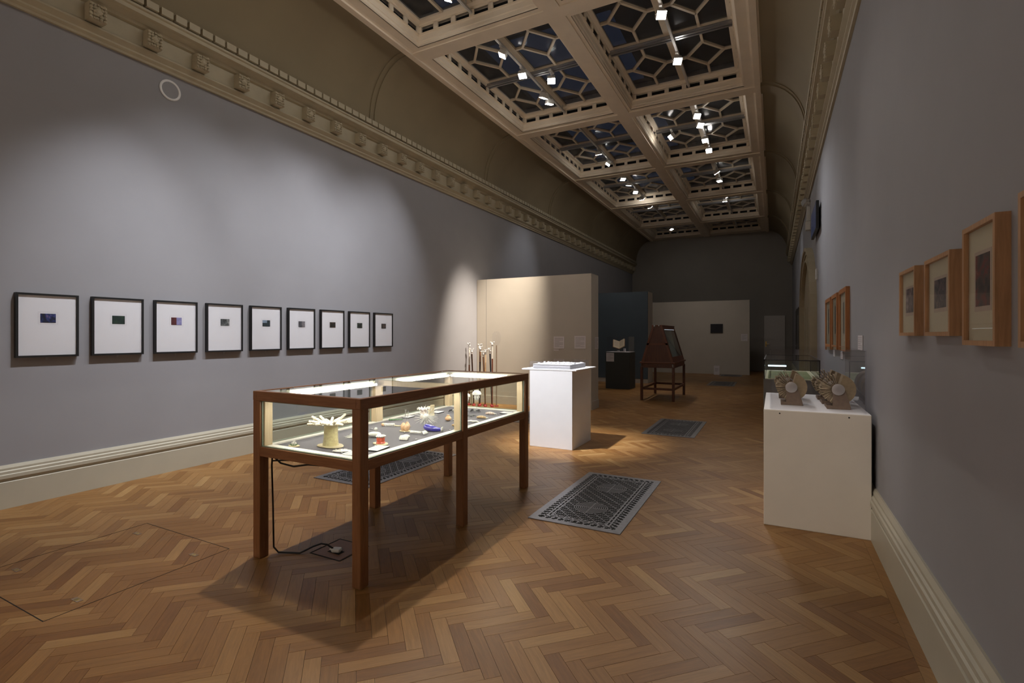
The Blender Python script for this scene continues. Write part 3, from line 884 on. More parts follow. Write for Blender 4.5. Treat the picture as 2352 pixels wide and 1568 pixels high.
# radiolarian
t = creature('radiolarian_model', 'white glass radiolarian bristling with long thin spines', 'glass model', -2.37, 3.13)
MB().ball((0,0,.05), .028, 20).build('core', M['pearl'], t, True)
mb = MB(); nn = 90
for i in range(nn):
    z = 1-2*(i+.5)/nn; a = 2.39996*i; q = math.sqrt(1-z*z)
    d = V((q*math.cos(a), q*math.sin(a), z)); L = min(.095, (.047/abs(z) if z < -.05 else .1))
    c = V((0,0,.05)); mb.tube([tuple(c+d*.026), tuple(c+d*L)], [.0011,.0005], 4)
mb.build('spines', M['pearl'], t)
# pink and cream anemones behind
t = creature('sea_anemone_model', 'pale pink fluted glass anemone just behind the spiny ball', 'glass model', -2.545, 3.33)
MB().lathe([(.030,.0),(.026,.02),(.025,.05),(.030,.066),(.045,.076),(.03,.078)], 24, None, 0, lambda a, i: .06*math.sin(7*a)).build('trunk', M['pink'], t, True)
mb = MB()
for i in range(12):
    a = 6.28*i/12; mb.tube([(math.cos(a)*.03,math.sin(a)*.03,.075),(math.cos(a)*.05,math.sin(a)*.05,.082),(math.cos(a)*.055,math.sin(a)*.055,.072)], [.006,.006,.003], 6)
mb.build('frill', M['pearl'], t, True)
t = creature('sea_sponge_model', 'cream tubular glass sponge behind the spiny ball, nearer the caption card', 'glass model', -2.575, 3.47)
for dx, h in ((-.014,.075),(.014,.088)):
    MB().lathe([(.017,0),(.014,.03),(.015,h*.8),(.019,h),(.012,h),(.010,h-.02)], 16, Matrix.Translation((dx,0,0)), 0, lambda a, i: .07*math.sin(5*a)).build('tube', M['straw'], t, True)
# white branch
t = creature('polyp_branch_model', 'white knobbly glass branch with curled polyps at one end', 'glass model', -2.17, 2.77, .15)
mb = MB()
for i in range(9): mb.ball((-.05+.009*i,0,.012), .011-.0003*i, 10)
mb.build('stem', M['pearl'], t, True)
mb = MB()
for i in range(7):
    a = -1.2+.4*i; mb.tube([(.03,0,.012),(.045+.012*math.cos(a),.02*math.sin(a),.022),(.06+.014*math.cos(a),.032*math.sin(a),.008)], [.005,.004,.002], 6)
mb.build('polyps', M['pearl'], t, True)
# sea cucumber
t = creature('sea_cucumber_model', 'glossy cobalt-violet glass sea cucumber with a white frilled mouth', 'glass model', -2.13, 2.90, .42)
pts = [(-.075,.02,.028),(-.06,.016,.028),(-.03,.006,.024),(0,-.004,.020),(.03,-.008,.016),(.05,-.006,.015)]
MB().tube(pts, [.008,.022,.024,.020,.015,.012], 16).build('body', M['cobalt'], t, True)
mb = MB()
for i in range(10):
    a = 6.28*i/10; mb.tube([(.05,-.006,.016),(.06,-.006+.012*math.cos(a),.018+.012*math.sin(a)),(.066,-.006+.018*math.cos(a),.018+.016*math.sin(a))], [.003,.003,.0015], 5)
mb.build('frill', M['pearl'], t, True)
# peach bag
t = creature('sea_squirt_model', 'single peach glass sea squirt shaped like a tied bag', 'glass model', -2.29, 3.31)
MB().lathe([(.010,0),(.024,.010),(.026,.022),(.018,.034),(.009,.040),(.013,.047),(.006,.046)], 20, None, 0, lambda a, i: .05*math.sin(5*a)).build('body', M['peach'], t, True)
# tan branch
t = creature('hydroid_model', 'tan knobbly glass hydroid stem beside the middle post', 'glass model', -2.08, 3.13, .3)
mb = MB()
for i in range(10): mb.ball((-.04+.009*i,.006*math.sin(i*1.3),.010), .008+.002*(i%2), 8)
for i in range(5): mb.tube([(-.03+.016*i,0,.012),(-.03+.016*i+.006,.014*(-1)**i,.022)], [.004,.002], 6)
mb.build('stem', M['tan'], t, True)
# twig
t = creature('seaweed_model', 'olive-green beaded glass sprig near the far side rail', 'glass model', -2.66, 3.12, .4)
mb = MB(); beaded(mb, (-.05,0,.008), (.05,.01,.010), .008, 11, .7); mb.build('sprig', M['moss'], t, True)
# glass crabs with dark legs
for nm, lb, x, y in (('crab_model', 'clear glass crab with black-tipped legs by the far side rail', -2.50, 3.70), ('crab_model', 'clear glass crab with black-tipped legs under the jellyfish', -2.34, 3.80)):
    t = creature(nm, lb, 'glass model', x, y)
    MB().ball((0,0,.016), .018, 14, (1.4,1,.6)).build('shell', M['crystal'], t, True)
    mb = MB()
    for i in range(4):
        for s in (-1, 1):
            mb.tube([(s*.012,-.012+.008*i,.015),(s*.032,-.016+.010*i,.022),(s*.045,-.018+.011*i,.002)], [.0028,.0024,.0012], 6)
    mb.build('legs', M['black'], t, True)
# shells
for lb, x, y, m_ in (('ribbed pale pink glass shell at the far end of the case', -2.15, 3.73, 'pink'), ('small tan spiral glass shell in front of the ribbed pink one', -2.11, 3.52, 'tan')):
    t = creature('sea_shell_model', lb, 'glass model', x, y, .2)
    mb = MB()
    for i in range(8): mb.ball((-.035+.010*i,0,.010+.004*math.sin(i*.45)), .010+.004*math.sin(i*.45), 10, (.7,1,.9))
    mb.build('whorls', M[m_], t, True)
    MB().tube([(.04,0,.008),(.052,.004,.010),(.060,0,.004)], [.006,.004,.0015], 8).build('siphon', M['pearl'], t, True)
t = creature('ribbon_worm_model', 'flat white glass ribbon worm beside the front post', 'glass model', -2.075, 3.34, .1)
MB().tube([(-.05,0,.006),(-.025,.008,.009),(0,-.004,.007),(.025,.006,.009),(.05,0,.005)], [.004,.008,.009,.008,.003], 10).build('body', M['pearl'], t, True)
t = creature('sea_star_model', 'clear and black glass brittle star near the middle of the far bay', 'glass model', -2.24, 3.57)
MB().ball((0,0,.008), .012, 12, (1,1,.5)).build('disc', M['crystal'], t, True)
for i in range(5):
    a = 6.28*i/5+.3
    MB().tube([(math.cos(a)*.01,math.sin(a)*.01,.007),(math.cos(a+.2)*.03,math.sin(a+.2)*.03,.010),(math.cos(a)*.05,math.sin(a)*.05,.004)], [.004,.003,.001], 6).build('arm', M['crystal'] if i % 2 else M['black'], t, True)
# jellyfish
def jelly(lb, x, y, z, s, col, tcol, rod=True):
    t = creature('jellyfish_model', lb, 'glass model', x, y)
    h = z-ZB
    MB().lathe([(.036*s,h),(.040*s,h+.006),(.038*s,h+.018*s),(.030*s,h+.030*s),(.016*s,h+.038*s),(.002,h+.040*s)], 24).build('bell', col, t, True)
    for i in range(8):
        a = 6.28*i/8; L = .045*s
        MB().tube([(math.cos(a)*.014*s,math.sin(a)*.014*s,h+.003),(math.cos(a)*.020*s,math.sin(a)*.020*s,h-L*.45),(math.cos(a+.4)*.010*s,math.sin(a+.4)*.010*s,h-L)], [.006*s,.0065*s,.002], 8).build('oral_arm', tcol, t, True)
    MB().tube([(0,0,.004),(0,0,h+.004)], .0018, 6).build('glass_rod', M['crystal'], t, True)
    MB().lathe([(.016,0),(.016,.004),(.003,.006)], 16).build('stand', M['crystal'], t, True)
jelly('white glass jellyfish on a rod, the one standing free in the far bay', -2.375, 3.88, .815, 1.05, M['pearl'], M['pearl'])
jelly('white glass jellyfish on a rod, half hidden by the middle post', -2.43, 3.80, .80, .85, M['pearl'], M['pearl'])
jelly('pink and blue glass jellyfish on a rod beyond the middle post', -2.60, 3.86, .85, .6, M['pink'], M['blueglass'])
# number tags
for i, (x, y, lb) in enumerate([(-2.055,2.61,'tiny white number tag right of the curled finger cluster'), (-2.26,3.345,'tiny white number tag right of the bag-shaped sea squirt'), (-2.05,2.985,'tiny white number tag in front of the violet sea cucumber'), (-2.57,2.76,'tiny white number tag left of the round glass ball'),
      (-2.16,2.345,'tiny white number tag in front of the red anemone'), (-2.28,2.765,'tiny white number tag in front of the peach cluster'), (-2.20,2.118,'tiny white number tag below the lacy sea slug'), (-2.42,3.63,'tiny white number tag near the far-rail crab'), (-2.17,3.60,'tiny white number tag beside the brittle star')]):
    t = thing('number_tag', lb, 'tag', (x, y, ZB), 0, 'number tags in the showcase')
    MB().lathe([(.008,0),(.008,.004)], 14).build('tag_body', M['black'], t)
    MB().lathe([(.0072,.004),(.007,.0052)], 14).build('tag_face', M['whiteplastic'], t)
def caption(lb, x, y, wx, wy, rz, z=ZB, rows=7, grp='caption cards in the showcase'):
    t = thing('caption_card', lb, 'label', (x, y, z), rz, grp)
    MB().box((-wx/2,-wy/2,0), (wx/2,wy/2,.006)).build('backing', M['black'], t)
    MB().box((-wx/2,-wy/2,.006), (wx/2,wy/2,.0075)).build('card', M['paperw'], t)
    mb = MB()
    for i in range(rows):
        yy = wy/2 - wy*(i+1)/(rows+1)
        mb.box((-wx*.42, yy-wy*.018, .0075), (wx*(.42 if i % 3 else .25), yy+wy*.018, .0078))
    mb.build('text_lines', M['text'], t)
caption('white caption card in the near right corner of the case, closest to the post', -2.115, 2.125, .12, .085, .12)
caption('white caption card in front of the red anemone along the near rail', -2.095, 2.295, .085, .13, .15)
caption('white caption card by the far side rail behind the sponge', -2.62, 3.62, .08, .10, .1)
caption('white caption card in the far right corner of the case', -2.06, 3.86, .09, .08, .0)
caption('white caption card on the far side rail behind the long worm', -2.68, 3.30, .06, .10, .1)

# ------------------------------------------------------------------ framed prints on the left wall
PR = [
    ('blue-black print touched with pink', [(.006,.007,.012),(.007,.009,.02),(.010,.018,.07),(.03,.05,.20),(.30,.16,.24)], None),
    ('dark bottle-green print', [(.008,.018,.014),(.012,.035,.025),(.03,.06,.03)], None),
    ('print half dark red, half lilac', [(.09,.018,.020),(.12,.03,.03)], [(.22,.22,.45),(.35,.33,.55)]),
    ('grey speckled print', [(.01,.012,.012),(.08,.09,.09),(.35,.36,.34)], None),
    ('dark print with pale blue sky corner', [(.012,.02,.02),(.03,.05,.06)], 'corner'),
    ('grey print with a pale right side', [(.02,.02,.02),(.12,.12,.13)], [(.30,.28,.29),(.12,.11,.11)]),
    ('black print with a rusty spot', [(.012,.010,.008),(.03,.025,.015),(.14,.06,.03)], None),
    ('black print faintly flecked with green', [(.010,.011,.010),(.03,.04,.03),(.10,.11,.08)], None),
    ('small charcoal print, nearest the lit corner', [(.012,.012,.011),(.05,.045,.04),(.14,.10,.08)], None),
]
for i, (desc, cols, sp) in enumerate(PR):
    y0 = 1.722 + .5036*i; y1 = y0 + .408; z0, z1 = 1.172, 1.692
    t = thing('picture_frame', 'black framed white mount with a tiny %s' % desc, 'picture', (XL, (y0+y1)/2, z0), 0, 'row of black frames on the left wall')
    hw = (y1-y0)/2; H = z1-z0; D = .034
    MB().box((0,-hw,0),(D,-hw+.016,H)).box((0,hw-.016,0),(D,hw,H)).box((0,-hw+.016,0),(D,hw-.016,.016)).box((0,-hw+.016,H-.016),(D,hw-.016,H)).build('frame', M['black'], t)
    MB().box((.004,-hw+.014,.014),(.0240,hw-.014,H-.014)).build('mount', M['paperw'], t)
    MB().box((.029,-hw+.015,.015),(.031,hw-.015,H-.015)).build('glass_sheet', M['acrylic'], t)
    pw_, ph_ = .100, .074; zc = H*.615
    m1 = printmat('print_ink_%d' % (i+1), cols, 26, 3, i*3.1)
    if isinstance(sp, list):
        m2 = printmat('print_ink_second_%d' % (i+1), sp, 40, 3, i)
        MB().box((.0240,-pw_/2,zc-ph_/2),(.0255,0,zc+ph_/2)).build('print', m1, t)
        MB().box((.0240,0,zc-ph_/2),(.0255,pw_/2,zc+ph_/2)).build('print', m2, t)
    else:
        MB().box((.0240,-pw_/2,zc-ph_/2),(.0255,pw_/2,zc+ph_/2)).build('print', m1, t)
        if sp == 'corner':
            MB().box((.0255,-pw_/2,zc+.005),(.026,.008,zc+ph_/2)).build('print', printmat('print_sky', [(.16,.24,.33),(.42,.50,.58)], 20), t)
    ol = MB(); a, b = pw_/2+.014, ph_/2+.014
    for q in ((-a,-a+.0012,-b,b),(a-.0012,a,-b,b),(-a,a,-b,-b+.0012),(-a,a,b-.0012,b)):
        ol.box((.0240,q[0],zc+q[2]),(.0244,q[1],zc+q[3]))
    ol.build('plate_line', M['greycard'], t)
    MB().box((0,-.008,-.022),(.004,.008,.0)).box((.004,-.004,-.016),(.0055,.004,-.006)).build('hanging_plate', M['metal'], t)
# ceiling-height loudspeaker ring
t = thing('wall_speaker', 'round grey in-wall speaker with a white rim, high on the left wall', 'speaker', (XL, 2.886, 3.79))
mb = MB()
RY = Matrix.Rotation(PI/2, 4, 'Y')
mb.lathe([(.098,0),(.100,.006),(.092,.012),(.080,.008),(.078,.0)], 40, RY); mb.build('rim', M['white'], t, True)
MB().lathe([(.079,.0),(.079,.004),(.04,.006)], 40, RY).build('grille', M['wall'], t, True)

# ------------------------------------------------------------------ partitions
def textpanel(name, lb, org, ux, wv, hv, nv, cat='label', grp=None, rows=9, m_='greycard', mt=.004):
    # org: lower-left corner, ux: unit vector along width, nv: outward normal
    o = V(org); ux = V(ux); nv = V(nv); R = Matrix(((ux.x, 0, nv.x), (ux.y, 0, nv.y), (0, 1, 0))).to_4x4()
    t = thing(name, lb, cat, tuple(o), 0, grp)
    MB().box((0,0,0), (wv,hv,mt), 0, R).build('panel', M[m_], t)
    mb = MB()
    for i in range(rows):
        z = hv*(.90 - .80*(i+.5)/rows)
        mb.box((wv*.10, z-hv*.012, mt), (wv*(.9 if i % 4 < 3 else .55), z+hv*.012, mt+.0005), 0, R)
    mb.build('text_lines', M['text'], t)
    return t
p1 = thing('partition_wall', 'warm grey freestanding partition behind the canes and white plinth', 'partition', (-4.1, 8.93, 0))
def rel(mb, o): mb.v = [(a-o[0], b-o[1], c-o[2]) for a, b, c in mb.v]; return mb
P1 = (-4.1, 8.93, 0)
rel(MB().box((-5.335,8.725,0), (-2.925,9.135,2.47)), P1).build('panel', M['partition'], p1)
rel(MB().box((-5.12,8.7235,0), (-5.114,8.7252,2.47)), P1).build('panel_joint', M['text'], p1)
rel(MB().box((-2.925,8.718,0), (-2.913,9.142,.155)).box((-5.335,8.713,0), (-2.925,8.725,.155)), P1).build('skirting', M['partition'], p1)
textpanel('text_panel', 'pale square text panel on the partition, left of the pair', (-3.655,8.7235,1.105), (1,0,0), .21, .225, (0,-1,0), grp='text panels on the partition')
textpanel('text_panel', 'pale square text panel on the partition, right of the pair', (-3.245,8.7235,1.110), (1,0,0), .215, .23, (0,-1,0), grp='text panels on the partition')
textpanel('text_panel', 'pale text panel on the end face of the near partition', (-2.925,8.93,1.10), (0,1,0), .20, .22, (1,0,0))
textpanel('small_label', 'narrow label strip under the left text panel', (-3.655,8.7235,1.065), (1,0,0), .10, .022, (0,-1,0), rows=1)
P2 = (-4.2, 14.6, 0)
p2 = thing('partition_wall', 'dark blue freestanding partition with pale end face', 'partition', P2)
rel(MB().box((-5.335,14.32,.12), (-3.15,14.36,2.585)), P2).build('blue_face', M['blue'], p2)
rel(MB().box((-5.335,14.36,0), (-3.15,14.95,2.585)).box((-5.335,14.325,0), (-3.15,14.36,.12)), P2).build('panel', M['partition'], p2)
P3 = (-2.3, 19.1, 0)
p3 = thing('partition_wall', 'grey freestanding partition at the far end with a dark square picture', 'partition', P3)
rel(MB().box((-5.335,18.95,0), (-.74,19.25,2.56)), P3).build('panel', M['partition'], p3)
rel(MB().box((-5.335,18.94,0), (-.74,18.95,.10)), P3).build('skirting', M['partition'], p3)
t = thing('picture_frame', 'near-black square picture on the far partition', 'picture', (-1.78, 18.95, 1.44))
MB().box((-.20,-.03,0), (.20,0,.31)).build('frame', M['black'], t)
MB().box((-.185,-.033,.015), (.185,-.03,.295)).build('print', printmat('night_print', [(.008,.008,.012),(.016,.014,.02)], 8), t)
textpanel('text_panel', 'pale text panel at the right end of the far partition', (-1.005,18.949,1.16), (1,0,0), .20, .235, (0,-1,0))
t = thing('floor_sign', 'white notice board standing on the floor before the far partition', 'sign', (-1.75, 18.60, 0))
MB().box((-.09,-.01,.0), (.09,.01,.31)).build('board', M['greycard'], t)
MB().box((-.06,-.012,.20), (.06,-.01,.215)).box((-.06,-.012,.16), (.06,-.01,.172)).box((-.06,-.012,.12), (.03,-.01,.132)).build('text_lines', M['text'], t)
MB().box((-.06,.01,0), (.06,.10,.012)).build('foot', M['greycard'], t)
# far door
dr = MB().box((-.33, YE-.05, 0), (.36, YE, 2.09))
door = tag(dr.build('door_1', M['partition']), 'pale panelled door in the dark end wall', kind='structure')
M['doorp'] = mat('grey_door_paint', (.55,.52,.50), .5, var=.03)
door.data.materials[0] = M['doorp']
for (a, b, c, d) in ((-.25,-.02,1.2,1.95),(.05,.28,1.2,1.95),(-.25,-.02,.25,1.0),(.05,.28,.25,1.0)):
    MB().box((a, YE-.062, c), (b, YE-.05, d)).build('door_panel', M['doorp'], door)
MB().tube([(-.27,YE-.06,1.02),(-.27,YE-.11,1.02),(-.17,YE-.11,1.02)], .012, 8).box((-.295,YE-.06,.93),(-.245,YE-.05,1.12)).build('door_handle', M['brass'], door, True)

# ------------------------------------------------------------------ glass-topped canes
CAN = [ # x, y, height, lean x, lean y, shaft colour, upper colour, cap length, desc
    (-5.25, 8.30, 1.10, .00, .0, (.26,.10,.04), (.75,.72,.66), .32, 'chestnut shaft and long white collar, farthest left'),
    (-5.155, 8.27, .99, -.05, .0, (.035,.016,.010), (.035,.016,.010), .0, 'near-black shaft leaning left, second from left'),
    (-5.045, 8.36, 1.08, .00, .0, (.02,.015,.035), (.35,.19,.10), .24, 'violet-black shaft with a tan band'),
    (-4.985, 8.26, 1.04, .02, .0, (.03,.018,.014), (.20,.09,.04), .20, 'dark shaft shading to brown'),
    (-4.93, 8.37, .98, .01, .0, (.55,.36,.20), (.70,.52,.34), .15, 'pale blond shaft amid the cluster'),
    (-4.885, 8.25, .94, -.045, .0, (.12,.055,.025), (.12,.055,.025), .0, 'brown shaft leaning left in the middle'),
    (-4.815, 8.38, 1.00, -.04, .0, (.012,.014,.024), (.012,.014,.024), .0, 'blue-black shaft leaning left, near the right'),
    (-4.72, 8.27, 1.13, .00, .0, (.16,.045,.022), (.80,.77,.72), .22, 'red-brown shaft and white collar, farthest right'),
]
M['redfoot'] = mat('dark_red_rubber', (.30,.012,.015), .5)
for i, (x, y, h, lx, ly, c1, c2, cl_, desc) in enumerate(CAN):
    t = thing('glass_topped_cane', 'slender cane with a crystal knob, %s' % desc, 'cane', (x, y, 0), 0, 'glass-topped canes by the partition')
    def at(z): return (lx*(z/h-.6), ly*(z/h-.6), z)
    MB().tube([at(.03), at(h-cl_)], [.012,.015], 12).build('shaft', mat('cane_shaft_%d' % (i+1), c1, .25, var=.15, coat=.5), t, True)
    if cl_ > 0: MB().tube([at(h-cl_), at(h)], [.015,.015], 12).build('collar', mat('cane_collar_%d' % (i+1), c2, .25, var=.08, coat=.5), t, True)
    MB().lathe([(.035,0),(.034,.02),(.014,.035),(.012,.05)], 16, Matrix.Translation((at(0)[0], at(0)[1], 0))).build('red_foot', M['redfoot'], t, True)
    tx, ty, _ = at(h)
    kn = MB().lathe([(.012,h),(.016,h+.008),(.010,h+.016),(.020,h+.030),(.026,h+.050),(.019,h+.068),(.006,h+.078)], 14, Matrix.Translation((tx,ty,0)))
    kn.build('crystal_knob', M['sparkle'], t, True)
    mb = MB()
    rq = random.Random(i)
    for j in range(5):
        a = rq.uniform(0,6.28); L = rq.uniform(.035,.07)
        q = (tx+math.cos(a)*L*.7, ty+math.sin(a)*L*.4, h+.055+L*.7)
        mb.tube([(tx,ty,h+.05), q], .0022, 5); mb.ball(q, .013, 8)
    mb.build('crystal_beads', M['sparkle'], t, True)
# glass bulb on its own stem, its rim imitating a round shadow there
t = thing('glass_bulb', 'thin clear glass bulb standing in for a round shadow above the right-hand canes', 'glass bulb', (-4.70, 8.40, 0))
MB().tube([(0,0,0),(0,0,1.16)], .010, 10).build('stem', M['carddark'], t, True)
MB().lathe([(.02,1.15),(.05,1.18),(.078,1.24),(.085,1.31),(.07,1.38),(.04,1.42),(.003,1.43)], 28, None, 0, None, (1,1)).build('bulb', M['acrylic'], t, True)
MB().lathe([(.04,0),(.04,.012),(.012,.016)], 20).build('foot', M['redfoot'], t)

# ------------------------------------------------------------------ white plinth with acrylic box
PC = (-2.375, 5.91, 0)
t = thing('plinth', 'bright white plinth with an overhanging board, behind the oak case', 'plinth', PC)
rel(MB().bbox((-2.655,5.575,0), (-2.10,6.245,.928), .003), PC).build('plinth_body', M['white'], t)
rel(MB().bbox((-2.762,5.5735,.928), (-2.05,6.31,.945), .003), PC).build('top_board', M['white'], t)
t = thing('acrylic_cover', 'shallow clear acrylic box on the bright white plinth', 'cover', (-2.39, 5.9, .945))
mb = MB(); a, b, h_ = .275, .31, .085
for q in ((-a,-b,a,-b+.006),(-a,b-.006,a,b),(-a,-b+.006,-a+.006,b-.006),(a-.006,-b+.006,a,b-.006)): mb.box((q[0],q[1],0),(q[2],q[3],h_))
mb.build('side_walls', M['acrylic'], t)
MB().box((-a,-b,h_),(a,b,h_+.006)).build('lid', M['acrylic'], t)
t = thing('paper_model', 'stack of white cut-paper sheets inside the shallow acrylic box', 'model', (-2.39, 5.9, .945))
for i in range(8):
    rq = random.Random(i); e = rq.uniform(0,.006)
    MB().box((-.245+e,-.28+e,.007*i),(.245-e,.28-e,.007*i+.0055)).build('sheet', M['white'], t)
mb = MB()
for i in range(40):
    x, y = rr.uniform(-.22,.22), rr.uniform(-.25,.25); s = rr.uniform(.008,.022)
    mb.bbox((x-s,y-s*.7,.0545),(x+s,y+s*.7,.0545+rr.uniform(.004,.02)), .002)
mb.build('paper_relief', M['white'], t)

# ------------------------------------------------------------------ dark plinth with an open book
PD = (-3.5, 12.8, 0)
t = thing('plinth', 'dark green-black plinth against the dark blue partition', 'plinth', PD)
rel(MB().bbox((-3.81,12.5,0), (-3.2,13.1,.925), .004), PD).build('plinth_body', M['darkplinth'], t)
rel(MB().box((-3.80,12.51,.925), (-3.21,13.09,.931)), PD).build('top_sheet', M['greycard'], t)
t = thing('acrylic_cover', 'clear acrylic cover over the open book', 'cover', (-3.505, 12.8, .931))
mb = MB(); a, b, h_ = .28, .28, .38
for q in ((-a,-b,a,-b+.006),(-a,b-.006,a,b),(-a,-b+.006,-a+.006,b-.006),(a-.006,-b+.006,a,b-.006)): mb.box((q[0],q[1],0),(q[2],q[3],h_))
mb.build('side_walls', M['acrylic'], t); MB().box((-a,-b,h_),(a,b,h_+.006)).build('lid', M['acrylic'], t)
t = thing('open_book', 'old open book with cream pages propped on a stand', 'book', (-3.53, 12.78, .931), .25)
M['oldpage'] = mat('cream_book_page', (.72,.60,.42), .8, var=.08, scale=40.)
M['leather'] = mat('brown_leather_binding', (.22,.10,.04), .5, var=.15)
for s, nm in ((-1, 'left'), (1, 'right')):
    R = Matrix.Translation((0,0,.15)) @ Matrix.Rotation(math.radians(50), 4, 'X') @ Matrix.Rotation(s*math.radians(-28 if s < 0 else -42), 4, 'Y')
    x0, x1 = (-.19, 0) if s < 0 else (0, .19)
    MB().box((x0,-.12,.0),(x1,.13,.008), 0, R).build('cover', M['leather'], t)
    pg_ = MB().bbox((x0+.006,-.115,.008),(x1-.006 if s > 0 else x1,.125,.030), .004, R).build('page_block', M['oldpage'], t)
    mb = MB()
    for i in range(9): mb.box((x0+.03,.09-.02*i,.0302),(x1-.03,.094-.02*i,.0306), 0, R)
    mb.build('text_lines', M['text'], t)
t2 = thing('book_stand', 'small clear and white stand holding up the open book', 'book stand', (-3.50, 12.83, .931))
MB().bbox((.065,-.03,0),(.115,.03,.085), .004).box((-.10,-.03,0),(-.05,.03,.03)).box((-.05,-.03,0),(.065,.03,.012)).build('cradle', M['white'], t2)
textpanel('text_panel', 'grey text panel on the front of the dark plinth', (-3.79,12.499,.69), (1,0,0), .20, .215, (0,-1,0))

# ------------------------------------------------------------------ mahogany desk vitrine
PV = (-2.14, 11.3, 0)
t = thing('mahogany_vitrine', 'mahogany desk showcase with steep sloping glass sides on a stretchered stand', 'showcase', PV)
vx, vy = .345, .70
for sx in (-1, 1):
    for sy in (-1, 1):
        x, y = sx*(vx-.025), sy*(vy-.025)
        MB().bbox((x-.025,y-.025,0),(x+.025,y+.025,.70), .004).build('leg', M['mahog'], t)
for sx in (-1, 1):
    MB().box((sx*(vx-.025)-.014,-vy+.05,.22),(sx*(vx-.025)+.014,vy-.05,.265)).build('stretcher', M['mahogy'], t)
    MB().box((sx*(vx-.02)-.012,-vy+.05,.68),(sx*(vx-.02)+.012,vy-.05,.775)).build('apron', M['mahogy'], t)
for sy in (-1, 1):
    MB().box((-vx+.05,sy*(vy-.025)-.014,.22),(vx-.05,sy*(vy-.025)+.014,.265)).build('stretcher', M['mahog'], t)
    MB().box((-vx+.05,sy*(vy-.02)-.012,.68),(vx-.05,sy*(vy-.02)+.012,.775)).build('apron', M['mahog'], t)
MB().bbox((-vx-.015,-vy-.015,.772),(vx+.015,vy+.015,.800), .006).build('table_top', M['mahogy'], t)
bx, tx_, z0, z1 = .325, .10, .80, 1.545
for sy in (-1, 1):
    y = sy*(vy-.02)
    R = Matrix(((1,0,0,0),(0,0,-1,y+.014),(0,1,0,0),(0,0,0,1)))
    MB().prism([(-bx,z0),(bx,z0),(tx_,z1),(-tx_,z1)], 0, .028, R).build('gable_end', M['mahog'], t)
    R2 = Matrix(((1,0,0,0),(0,0,-1,y-(.014 if sy < 0 else -.018)),(0,1,0,0),(0,0,0,1)))
    MB().prism([(-bx,z0),(-bx+.05,z0),(-tx_+.04,z1),(-tx_,z1)], 0, .006, R2).prism([(bx-.05,z0),(bx,z0),(tx_,z1),(tx_-.04,z1)], 0, .006, R2).box((-.21,1.15,0),(.21,1.19,.006),0,R2).build('gable_moulding', M['mahogy'], t)
MB().bbox((-tx_-.012,-vy,1.54),(tx_+.012,vy,1.562), .004).build('ridge_board', M['mahogy'], t)
for sx in (-1, 1):
    def sl(u, v0, v1, th=.012):     # slab on the sloping side between fractions v0..v1, y from -u..u
        pts = []
        for f in (v0, v1): pts.append((sx*(bx+(tx_-bx)*f), z0+(z1-z0)*f))
        return pts
    a = sl(0, .0, .14); MB().sweep([a[0],a[1],(a[1][0]-sx*.022,a[1][1]),(a[0][0]-sx*.022,a[0][1])], -vy+.03, vy-.03).build('lower_rail', M['mahogy'], t)
    a = sl(0, .88, 1.); MB().sweep([a[0],a[1],(a[1][0]-sx*.022,a[1][1]),(a[0][0]-sx*.022,a[0][1])], -vy+.03, vy-.03).build('upper_rail', M['mahogy'], t)
    a = sl(0, .14, .88)
    for y0 in (-vy+.03, vy-.09): MB().sweep([a[0],a[1],(a[1][0]-sx*.022,a[1][1]),(a[0][0]-sx*.022,a[0][1])], y0, y0+.06).build('side_stile', M['mahog'], t)
    MB().sweep([(a[0][0]-sx*.008,a[0][1]),(a[1][0]-sx*.008,a[1][1]),(a[1][0]-sx*.013,a[1][1]),(a[0][0]-sx*.013,a[0][1])], -vy+.09, vy-.09).build('glass_pane', M['glass'], t)
MB().sweep([(.20,.83),(.03,1.50),(.02,1.50),(.19,.83)], -vy+.06, vy-.06).build('display_board', mat('grey_green_lining', (.30,.36,.36), .8), t)
MB().lathe([(.02,0),(.02,.01),(.012,.02)], 12, Matrix.Translation((-.05,-vy-.006,1.545)) @ Matrix.Rotation(PI/2,4,'X')).lathe([(.014,0),(.014,.01),(.008,.016)], 12, Matrix.Translation((.04,-vy-.006,1.55)) @ Matrix.Rotation(PI/2,4,'X')).build('bolt_head', M['metal'], t, True)
MB().tube([(.115,-vy+.12,1.47),(.115,vy-.15,1.47)], .008, 8).build('light_tube', emimat('cool_strip', (.75,.92,1.), 1.6), t)
for i, (y, z, lb) in enumerate(((-.45,1.22,'white paper slip pinned near the top of the vitrine lining'), (-.50,.86,'small pale shell resting low inside the vitrine'))):
    q = thing('vitrine_exhibit', lb, 'exhibit', (PV[0]+.20+(1.5-z-.64)*.0, PV[1]+y, z))
    q.location.x = PV[0] + .205 - (z-.83)*(.17/.67)
    if i == 0: MB().box((.0,-.05,-.06),(.006,.05,.06), 0, Matrix.Rotation(math.radians(-14),4,'Y')).build('slip', M['paperw'], q)
    else:
        MB().lathe([(.02,-.02),(.035,0),(.03,.02),(.012,.04)], 14, None, 0, lambda a, i: .08*math.sin(6*a)).build('shell', M['pearl'], q, True)

